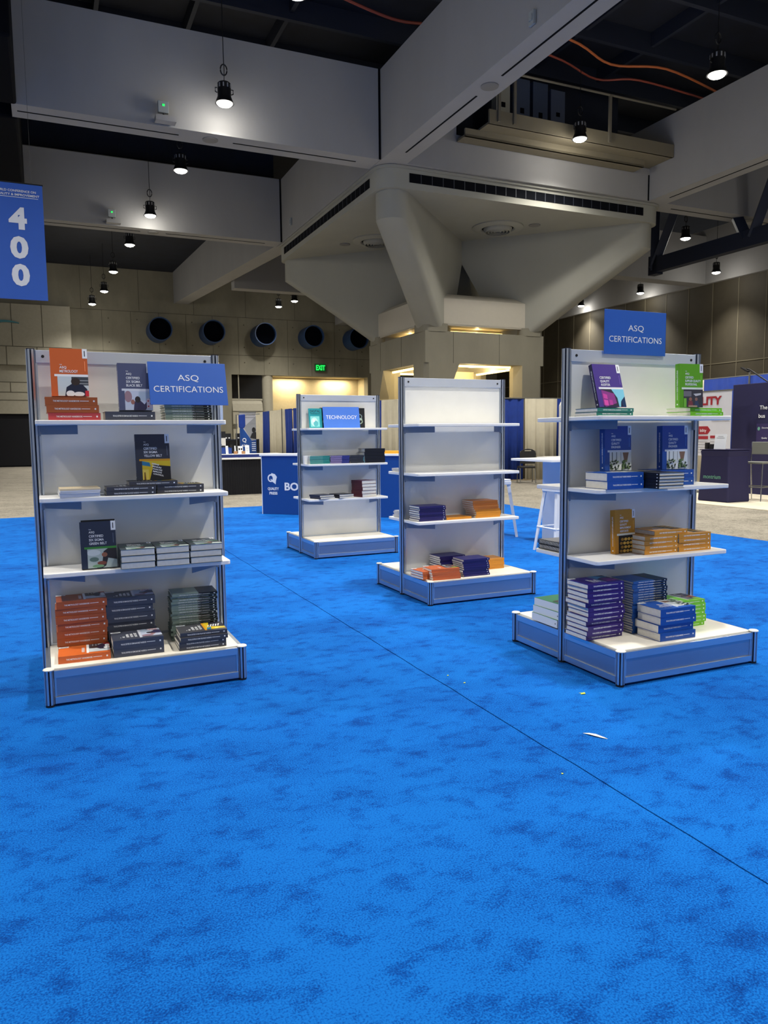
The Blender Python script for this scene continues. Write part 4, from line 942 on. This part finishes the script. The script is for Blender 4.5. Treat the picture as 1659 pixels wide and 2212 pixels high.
# skirted table at left behind the carpet
e = empty('skirted_table', HM(2.8, 17.9), 'long table with black skirt and white top behind the left unit', 'table')
m = MB(); n = 120; P = [(i/n*2.5, .03*abs(sin(i*1.1))*.6) for i in range(n+1)]
m.prism(P+[(2.5, .7), (0, .7)], 0, .84); m.build('table_skirt', M_BLKD, e)
MB().box(-.02, 2.52, -.02, .75, .84, .88).build('table_top', M_SHELF, e, bevel=.004)
MB().box(.1, 2.5, .12, .7, .88, .955).build('display_riser', mat('riser_blue', (10, 36, 110), .6), e)
MB().box(.08, 2.52, .1, .72, .955, .965).build('riser_top', M_SHELF, e)
def at_t(a, b, z, rz=0): return HM(a, b, z, rz)
for i, (a, w_, h_, lb) in enumerate(((4.0, .06, .2, 'white leaflet card leaning leftmost on the skirted table'), (4.2, .03, .2, 'narrow white card seen edge-on in the middle of the table'), (4.33, .12, .19, 'white flyer with two dark squares on the table'), (4.5, .1, .21, 'white printed flyer at the right end of the skirted table'))):
    e = empty('flyer_stand', HM(a, 18.25, .967) @ Matrix.Rotation(-.18, 4, 'X'), lb, 'flyer')
    MB().box(-w_/2, w_/2, 0, .01, 0, h_).build('card', M_WHT, e)
    if i in (2,): MB().box(-.045, -.01, -.002, 0, .09, .14).box(.01, .045, -.002, 0, .09, .14).build('print', M_BLK, e)
    elif i != 1: m = MB(); [m.box(-w_*.3, w_*.3, -.002, 0, .04+.022*j, .046+.022*j) for j in range(6)]; m.build('print', M_GREYT, e)
for i, (a, lb) in enumerate(((4.17, 'left small kraft box on the skirted table'), (4.36, 'right small kraft box on the skirted table'))):
    tag(MB().box(-.04, .04, -.03, .03, 0, .07).build('kraft_box', M_TAN, M=HM(a, 18.1, .966), bevel=.004), lb, 'box')
e = empty('blue_basket', HM(3.6, 18.4, .966), 'blue wire basket row on the skirted table behind the left unit', 'basket')
for j in range(2):
    m = MB(); x = j*.36
    m.box(x-.17, x+.17, -.08, -.07, 0, .14); m.box(x-.17, x+.17, .07, .08, 0, .16); m.box(x-.17, x-.16, -.08, .08, 0, .15); m.box(x+.16, x+.17, -.08, .08, 0, .15); m.box(x-.17, x+.17, -.08, .08, 0, .01); m.build('basket_bin', mat('basket_blue', (22, 60, 140), .5), e)
e = empty('black_poster_stand', HM(3.97, 18.8, .966), 'black and cream tabletop poster behind the baskets', 'poster')
MB().box(-.12, .12, 0, .02, .2, .55).build('poster_board', M_PAGES, e); MB().box(-.12, .12, -.003, 0, .39, .55).box(-.01, .01, .01, .03, 0, .2).build('header_block', M_BLK, e)
MB().text('ASQ', -.06, .47, .03, y=-.005).build('lettering', M_WHT, e)
MB().prism_y([(-.08, .22), (-.05, .34), (-.02, .26), (.03, .22)], -.004, 0).build('cone_print', M_COUNTER, e)
e = empty('dark_display_case', HM(4.1, 19.2, 0), 'low dark partition with glossy panels behind the skirted table', 'partition')
MB().box(0, .95, 0, .3, 0, 1.32).build('case', M_NAVYS, e); MB().box(.02, .42, -.01, 0, 1.02, 1.3).box(.5, .93, -.01, 0, 1.02, 1.3).build('glossy_panel', M_GLASSD, e)
for i, x in enumerate((.1, .42)):
    e = empty('small_speaker', HM(4.14+x, 19.3, 1.32), f'{("left", "right")[i]} small black box on the dark partition', 'speaker', 'small black boxes')
    MB().box(-.09, .09, -.05, .05, 0, .15).build('case', M_BLK, e, bevel=.005); MB().box(-.06, -.02, -.054, -.05, .02, .05).box(.02, .06, -.054, -.05, .02, .05).build('dot', M_WHT, e)
# garment rack with blue cloth
e = empty('garment_rack', HM(4.36, 18.76), 'thin metal rack post and bar holding a blue cloth', 'rack')
MB().tube([(0, 0, 0), (0, 0, 1.93), (.6, 0, 1.95)], .012).build('frame', M_GREYB, e)
m = MB(); m.prism_y([(.04, 1.92), (.2, 1.94), (.2, 1.66), (.17, 1.6), (.12, 1.58), (.04, 1.61)], -.04, .04)
tag(m.build('blue_cloth', M_NAVYD, M=HM(4.36, 18.66), bevel=.02), 'crumpled blue cloth hanging on the rack', 'cloth')
# roll-up banner ASQ
e = empty('roll_up_banner', HM(4.5, 17.0+2.0, 0) @ Matrix.Scale(1, 4), 'roll-up banner with a blue arrow and letters beside the blue cloth', 'banner')
MB().box(0, .42, 0, .015, .1, 2.0).build('fabric', mat('banner_grey', (168, 168, 176), .6), e)
MB().box(-.02, .44, -.05, .07, 0, .1).box(-.01, .43, -.01, .02, 1.99, 2.02).build('base', M_GREYB, e)
m = MB(); m.prism_y([(0, .2), (.22, .2), (.30, 1.28), (.08, 1.60), (0, 1.62)], -.004, 0, M_COUNTER)
m.prism_y([(.22, .2), (.42, .2), (.42, 1.30), (.30, 1.28)], -.004, 0, mat('banner_navy', (20, 60, 130), .6))
m.prism_y([(.1, 1.62), (.42, 1.9), (.42, 1.3), (.3, 1.28)], -.003, 0, mat('photo_grey', (132, 134, 138), .6)); m.prism_y(blob(.36, 1.55, .05, .07), -.008, -.004, M_BLK); m.prism_y([(.26, 1.35), (.31, 1.47), (.42, 1.5), (.42, 1.32)], -.008, -.004, M_BLK)
m.build('graphic', None, e)
m = MB(); m.text('ASQ', .11, 1.16, .06, y=-.006); m.text('Q', .11, 1.3, .1, y=-.006, bold=.02)
for j in range(5): m.box(.3, .40, -.008, -.004, 1.22-.05*j, 1.235-.05*j)
m.build('lettering', M_WHT, e)
m = MB(); m.text('PROBLEM SOLVING', .22, 1.93, .03, y=-.006, width=.36); m.text('WORKSHOPS', .22, 1.87, .025, y=-.006, width=.34); m.build('heading', M_BLK, e)

# ---- pipe and drape walls
def drape_panel(a0, b0, a1, b1, mt, z1, label, n=None, grp='pipe and drape panels'):
    L_ = math.hypot(a1-a0, b1-b0); n = n or int(L_*26); m = MB()
    ang = math.atan2(b1-b0, a1-a0)
    top = []; bot = []
    rr = random.Random(int(a0*100+b0*37))
    ph = [rr.uniform(0, 6) for _ in range(3)]
    for i in range(n+1):
        x = L_*i/n; y = .035*sin(x*19+ph[0])+.02*sin(x*41+ph[1])+.02*sin(x*7+ph[2])
        top.append((x, y*.4, z1)); bot.append((x, y*1.5, .02))
    mid = [(x, (y0+y1)*.5, z1*.5) for (x, y0, _), (x2, y1, _2) in zip(top, bot)]
    vs = top+mid+bot; fs = []
    k = n+1
    for r in range(2):
        for i in range(n): fs.append((r*k+i, r*k+i+1, (r+1)*k+i+1, (r+1)*k+i))
    m.add(vs, fs); o = m.build('hanging_drape', mt, M=HM(a0, b0, 0, ang), smooth=True)
    s_ = o.modifiers.new('thick', 'SOLIDIFY'); s_.thickness = .006
    tag(o, label, 'drape', grp)
ZD = 2.44
drape_panel(8.45, 36, 8.45, 31.4, M_WDRAPE, ZD, 'cream drape at the far left of the drape line')
drape_panel(8.45, 31.4, 8.45, 30.4, M_NAVYD, ZD, 'narrow blue drape behind the roll-up banner')
drape_panel(8.45, 30.4, 8.5, 28.4, M_WDRAPE, ZD, 'cream drape just left of the paired blue drapes')
drape_panel(8.5, 28.4, 8.55, 27.55, M_NAVYD, ZD, 'blue drape left of the far display unit, left of a pair')
drape_panel(8.55, 27.5, 8.6, 26.75, M_NAVYD, ZD, 'blue drape left of the far display unit, right of a pair')
drape_panel(8.6, 26.75, 9.2, 21.6, M_WDRAPE, ZD, 'cream drape mostly hidden behind the far display unit')
drape_panel(9.2, 21.4, 9.3, 20.9, M_NAVYD, ZD, 'narrow blue drape between the far and middle units')
drape_panel(9.3, 20.9, 9.75, 19.3, M_WDRAPE, ZD, 'cream drape just left of the middle unit post')
drape_panel(9.9, 19.3, 12.5, 19.2, M_WDRAPE, ZD, 'cream drape hidden behind the middle display unit')
drape_panel(12.4, 19.15, 13.13, 19.05, M_NAVYD, ZD, 'blue drape just right of the middle unit')
drape_panel(13.13, 19.0, 14.25, 18.9, M_WDRAPE, ZD, 'cream drape behind the black chair')
drape_panel(14.25, 18.9, 14.85, 18.8, M_NAVYD, ZD, 'blue drape just left of the right unit')
drape_panel(14.9, 18.8, 16, 18.7, M_WDRAPE, ZD, 'cream drape behind the right unit')
drape_panel(14.9, 14.9, 14.9, 13.9, M_WDRAPE, 2.66, 'short cream drape behind the red lettered poster')
drape_panel(14.9, 13.9, 14.9, 9.5, M_NAVYD, 2.66, 'long blue drape above the navy booth wall at right')
def pipe_frame(tubes, label):
    m = MB()
    for t in tubes: m.tube(t, .02)
    tag(m.build('pipe_stand', M_GREYB, M=HALL.copy()), label, 'pipe frame')
pipe_frame([[(8.45, 36, ZD+.01), (9.85, 19.4, ZD+.01)], [(8.4, 28.45, 0), (8.4, 28.45, ZD+.03)]], 'thin pipe frame carrying the left drapes toward the back wall')
pipe_frame([[(9.9, 19.35, ZD+.01), (16, 18.8, ZD+.01)], [(12.4, 19.25, 0), (12.4, 19.25, ZD+.03)]], 'thin pipe frame carrying the drapes between middle and right units')
pipe_frame([[(14.95, 15, 2.67), (14.95, 9.5, 2.67)], [(14.85, 12.55, 0), (14.85, 12.55, 2.76)]], 'pipe frame with a white upright above the navy booth wall')


# black stacking chairs by the cream drape
def chair(a, b, rz, label):
    e = empty('stacking_chair', HM(a, b, 0, rz), label, 'chair', 'black stacking chairs')
    m = MB(); P = [(-.21, .55), (-.23, .82), (-.21, .90), (-.12, .955), (0, .97), (.12, .955), (.21, .90), (.23, .82), (.21, .55)]
    m.prism_y(P, .17, .2); m.build('backrest', M_BLK, e, bevel=.01)
    MB().box(-.22, .22, -.22, .2, .42, .48).build('seat', M_BLK, e, bevel=.02)
    for sx in (-1, 1):
        MB().tube([(sx*.21, -.2, .42), (sx*.22, -.24, 0)], .012).build('leg', M_GREYB, e)
        MB().tube([(sx*.21, .19, .9), (sx*.21, .17, .45), (sx*.22, .26, 0)], .012).build('leg', M_GREYB, e)
    MB().box(-.09, .09, .165, .205, .905, .925).build('hand_slot', M_WDRAPE, e)
chair(12.45, 17.9, pi-.42, 'black stacking chair in front of the cream drape, facing this way')
chair(13.95, 17.5, pi-.35, 'black stacking chair half hidden behind the right unit post')
e = empty('folding_table', HM(13.3, 16.9, 0), 'low white folding table by the black chairs', 'table')
MB().box(-1.0, 1.5, -.3, .3, .73, .76).build('table_top', M_SHELF, e)
for x in (-.55, 1.2): MB().tube([(x, 0, .05), (x, 0, .73)], .025).tube([(x, -.3, .03), (x, .3, .03)], .02).tube([(x-.25, 0, .05), (x+.25, 0, .05)], .02).build('leg', M_GREYB, e)
tag(MB().box(0, .35, 0, .2, 0, .09).build('black_box', M_BLK, M=HM(13.35, 16.8, .763), bevel=.01), 'black box on the low white folding table', 'box')
e = empty('tall_white_kiosk', HM(13.95, 18.1, 0), 'tall white rounded kiosk panel behind the right unit post', 'kiosk')
m = MB(); m.prism_y([(-.22, .3), (-.22, 2.2), (-.17, 2.3), (-.1, 2.33), (.3, 2.33), (.3, .3)], -.03, .03); m.build('panel', M_STOOLW, e)
MB().box(-.25, .35, -.2, .2, 0, .3).build('base', M_GREYB, e)
MB().box(-.06, -.02, -.036, -.03, 1.72, 1.76).box(-.05, 0, -.036, -.03, 1.42, 1.48).box(-.08, -.02, -.036, -.03, 1.95, 2.1).box(-.08, -.07, -.036, -.03, 1.1, 1.4).build('print', M_GREYT, e)
# bar table and stools between middle and right units
e = empty('bar_table', HM(5.45, 7.0, 0), 'white bar-height table with a pale panel base behind the right unit', 'table')
MB().box(-.02, 1.5, .3, 1.15, 1.03, 1.06).build('table_top', M_SHELF, e, bevel=.003)
MB().box(.38, 1.45, .40, 1.02, 0, 1.03).build('base_panel', mat('pale_blue_panel', (196, 208, 226), .5), e)
def stool(a, b, rz, label, col_=M_STOOLW):
    e = empty('metal_stool', HM(a, b, 0, rz), label, 'stool', 'white metal stools')
    m = MB(); m.prism(rsq(.155, .05), .745, .77); m.prism(rsq(.16, .05), .70, .745); m.build('seat', col_, e, bevel=.006)
    for sx in (-1, 1):
        for sy in (-1, 1):
            m = MB(); t0 = Vector((sx*.135, sy*.135, .72)); t1 = Vector((sx*.215, sy*.215, 0))
            for q0, q1 in (((0, 0), (-.05*sx, .0)), ((0, 0), (0, -.05*sy))):
                v = []
                for t, s_ in ((t0, 1), (t1, .7)):
                    v += [(t.x+q0[0], t.y+q0[1], t.z), (t.x+q1[0]*s_, t.y+q1[1]*s_, t.z)]
                vv = v+[(x-sx*.004, y-sy*.004, z) for x, y, z in v]
                m.add(vv, [(0, 1, 3, 2), (4, 6, 7, 5), (0, 4, 5, 1), (2, 3, 7, 6), (0, 2, 6, 4), (1, 5, 7, 3)])
            m.build('leg', col_, e)
    m = MB(); q = .18
    m.tube([(-q, -q, .28), (q, -q, .28), (q, q, .28), (-q, q, .28), (-q, -q, .28)], .011); m.build('foot_rail', col_, e)
stool(5.48, 8.58, 0, 'white metal stool just right of the middle unit')
stool(5.42, 7.12, .0, 'white metal stool in front of the bar table, behind the right unit')
# ---- booth at right
MB_ = MB(); MB_.box(11.45, 15, 7.5, 16, -.008, .006)
tag(MB_.build('booth_floor', M_WHITEC, M=HALL.copy()), 'cream vinyl floor of the booth at the right edge', 'floor covering')
e = empty('booth_wall', HM(14.2, 12.42, 0, -pi/2), 'navy booth back wall with white text at the right edge', 'display wall')
MB().box(0, 3.2, 0, .12, .0, 2.43).build('wall_panel', M_DKBLUE, e, bevel=.01)
m = MB(); m.text('The', .72, 1.90, .09, y=-.006, align='LEFT', thick=.004); m.text('bus', .70, 1.72, .09, y=-.006, align='LEFT', thick=.004); m.build('lettering', M_WHT, e)
MB().box(.66, 1.4, -.01, 0, 1.05, 1.55).build('inset_screen', mat('screen_violet', (52, 44, 86), .4), e)
MB().prism_y(blob(.72, 1.44, .03, .04), -.014, -.01).build('emblem', M_TEALG, e)
m = MB(); m.text('Document', .80, 1.46, .035, y=-.014, align='LEFT'); m.text('Quality', .80, 1.24, .035, y=-.014, align='LEFT'); m.build('screen_text', M_WHT, e)
e = empty('wall_lamp', HM(14.1, 11.9, 2.43, -pi/2), 'small black arm lamp clipped above the navy booth wall', 'lamp')
MB().tube([(.45, 0, .0), (.15, -.2, .28), (.1, -.22, .3)], .015).build('lamp_arm', M_BLK, e); m = MB(); m.M = T(.08, -.25, .28) @ Matrix.Rotation(.5, 4, 'Y'); m.box(-.1, .1, -.04, .04, -.015, .015); m.build('lamp_head', M_BLK, e)
e = empty('poster_stand', HM(13.6, 12.75, 0, -pi/2), 'white poster with crimson letters beside the navy booth wall', 'poster')
MB().box(-.68, .82, 0, .015, .85, 2.28).build('fabric', mat('poster_white', (196, 196, 204), .6), e); MB().box(-.7, .84, -.005, .02, 2.27, 2.3).box(.2, .24, .02, .05, 0, .9).box(-.2, .6, -.1, .15, 0, .04).build('frame', M_GREYB, e)
m = MB(); m.text('QUALITY', -.03, 2.08, .18, y=-.006, mt=M_REDP, bold=.045, width=1.2)
m.prism_y([(-.4, 1.33), (.20, 1.33), (.28, 1.42), (.20, 1.51), (-.4, 1.51)], -.005, 0, M_REDP); m.box(-.3, .22, -.005, 0, 1.22, 1.29, M_REDP); m.box(.28, .68, -.005, 0, 1.24, 1.30, M_REDP)
for j in range(5): m.box(.28, .62, -.004, 0, 1.16-.06*j, 1.168-.06*j, M_GREYT); m.box(-.3, .2, -.004, 0, 1.16-.06*j, 1.168-.06*j, M_GREYT)
m.box(.3, .78, -.004, 0, 1.62, 1.63, M_GREYT); m.text('KTC', .42, 1.66, .04, y=-.005, mt=M_BLK); m.text('bility', .08, 1.42, .07, y=-.008, mt=M_WHT)
m.build('print', None, e)
e = empty('podium', HM(12.0, 11.25, 0, -pi/2), 'navy fabric podium with teal lettering in front of the booth', 'podium')
m = MB(); m.add([(-.03, .0, 0), (.72, .0, 0), (.72, .6, 0), (-.03, .6, 0), (.0, .03, .9), (.68, .03, .9), (.68, .57, .9), (.0, .57, .9), (0, 0, 1.02), (.7, 0, 1.02), (.7, .6, 1.02), (0, .6, 1.02)],
      [(0, 1, 2, 3), (8, 9, 10, 11)]+[(i, (i+1) % 4, 4+(i+1) % 4, 4+i) for i in range(4)]+[(4+i, 4+(i+1) % 4, 8+(i+1) % 4, 8+i) for i in range(4)])
m.build('fabric_body', M_DKBLUE, e, bevel=.03)
MB().box(0, .7, 0, .6, 1.02, 1.035).build('top_board', M_DKBLUE, e)
m = MB(); m.M = Matrix.Rotation(-.033, 4, 'X'); m.text('montrium', .31, .50, .085, y=-.006, width=.42, thick=.004, bold=.004); m.build('lettering', M_TEALG, e)
e = empty('acrylic_sign', HM(12.2, 10.95, 1.036, -pi/2+.1) @ Matrix.Rotation(-.12, 4, 'X'), 'pale leaflet holder standing on the podium', 'sign')
MB().box(-.13, .13, 0, .01, 0, .3).build('card', M_STOOLW, e); MB().box(-.06, .06, -.002, 0, .25, .258).box(-.09, .09, -.002, 0, .22, .226).build('print', M_GREYT, e)
for i, (a, h_, lb) in enumerate(((11.25, .13, 'taller'), (11.14, .1, 'shorter'))):
    tag(MB().box(-.035, .035, -.035, .035, 0, h_).build('black_holder', M_BLK, M=HM(12.2, a, 1.036), bevel=.005), f'{lb} black box on the podium', 'box')
# bar stool with steel frame
e = empty('bar_stool', HM(12.95, 10.68, 0, -pi/2+.15), 'steel bar stool with grey backrest in front of the navy wall', 'stool')
MB().box(-.23, .23, .17, .2, .92, 1.17).build('backrest', mat('grey_upholstery', (112, 114, 108), .6), e, bevel=.01)
MB().box(-.23, .23, -.2, .2, .74, .78).build('seat', mat('grey_upholstery', (112, 114, 108), .6), e, bevel=.01)
for sx in (-1, 1):
    MB().tube([(sx*.235, .19, 1.17), (sx*.235, .17, .78), (sx*.24, .24, 0)], .012).build('leg', M_CHROME, e)
    MB().tube([(sx*.22, -.18, .74), (sx*.24, -.24, 0)], .012).build('leg', M_CHROME, e)
MB().tube([(-.23, -.22, .28), (.23, -.22, .28), (.23, .22, .28), (-.23, .22, .28), (-.23, -.22, .28)], .01).build('foot_rail', M_GREYB, e)

# ---- litter on the carpet
def scrap(a, b, pts, mt, label, z=.003, rz=0):
    m = MB(); m.prism(pts, 0, .0012)
    tag(m.build('paper_scrap', mt, M=HM(a, b, z, rz)), label, 'scrap')
m = MB(); m.add([(-.055, 0, .003), (-.03, .009, .006), (0, .012, .007), (.04, .006, .004), (.06, 0, .002), (.03, -.006, .004), (-.02, -.006, .006)], [tuple(range(7))])
o = m.build('peeled_strip', mat('off_white_strip', (226, 220, 206), .6), M=HM(2.19, 2.6, 0, -1.05)); s_ = o.modifiers.new('t', 'SOLIDIFY'); s_.thickness = .0012
tag(o, 'curved off-white peeled strip lying on the blue carpet', 'scrap')
LIM = mat('lime_paper', (200, 214, 60), .6)
scrap(2.5, 3.07, [(-.018, -.006), (-.004, .004), (-.014, .014), (.006, .008), (.02, .010), (.012, -.010)], LIM, 'lime yellow paper scrap in front of the right unit')
scrap(2.01, 3.64, [(-.007, -.006), (.006, -.004), (.004, .008)], LIM, 'tiny lime scrap farthest up the carpet seam')
scrap(2.03, 3.49, [(-.008, -.004), (.006, -.007), (.008, .006)], LIM, 'tiny lime scrap lying nearer along the carpet seam')
scrap(1.82, 2.35, [(-.004, -.004), (.006, 0), (0, .008)], LIM, 'speck of lime paper left of the open seam')
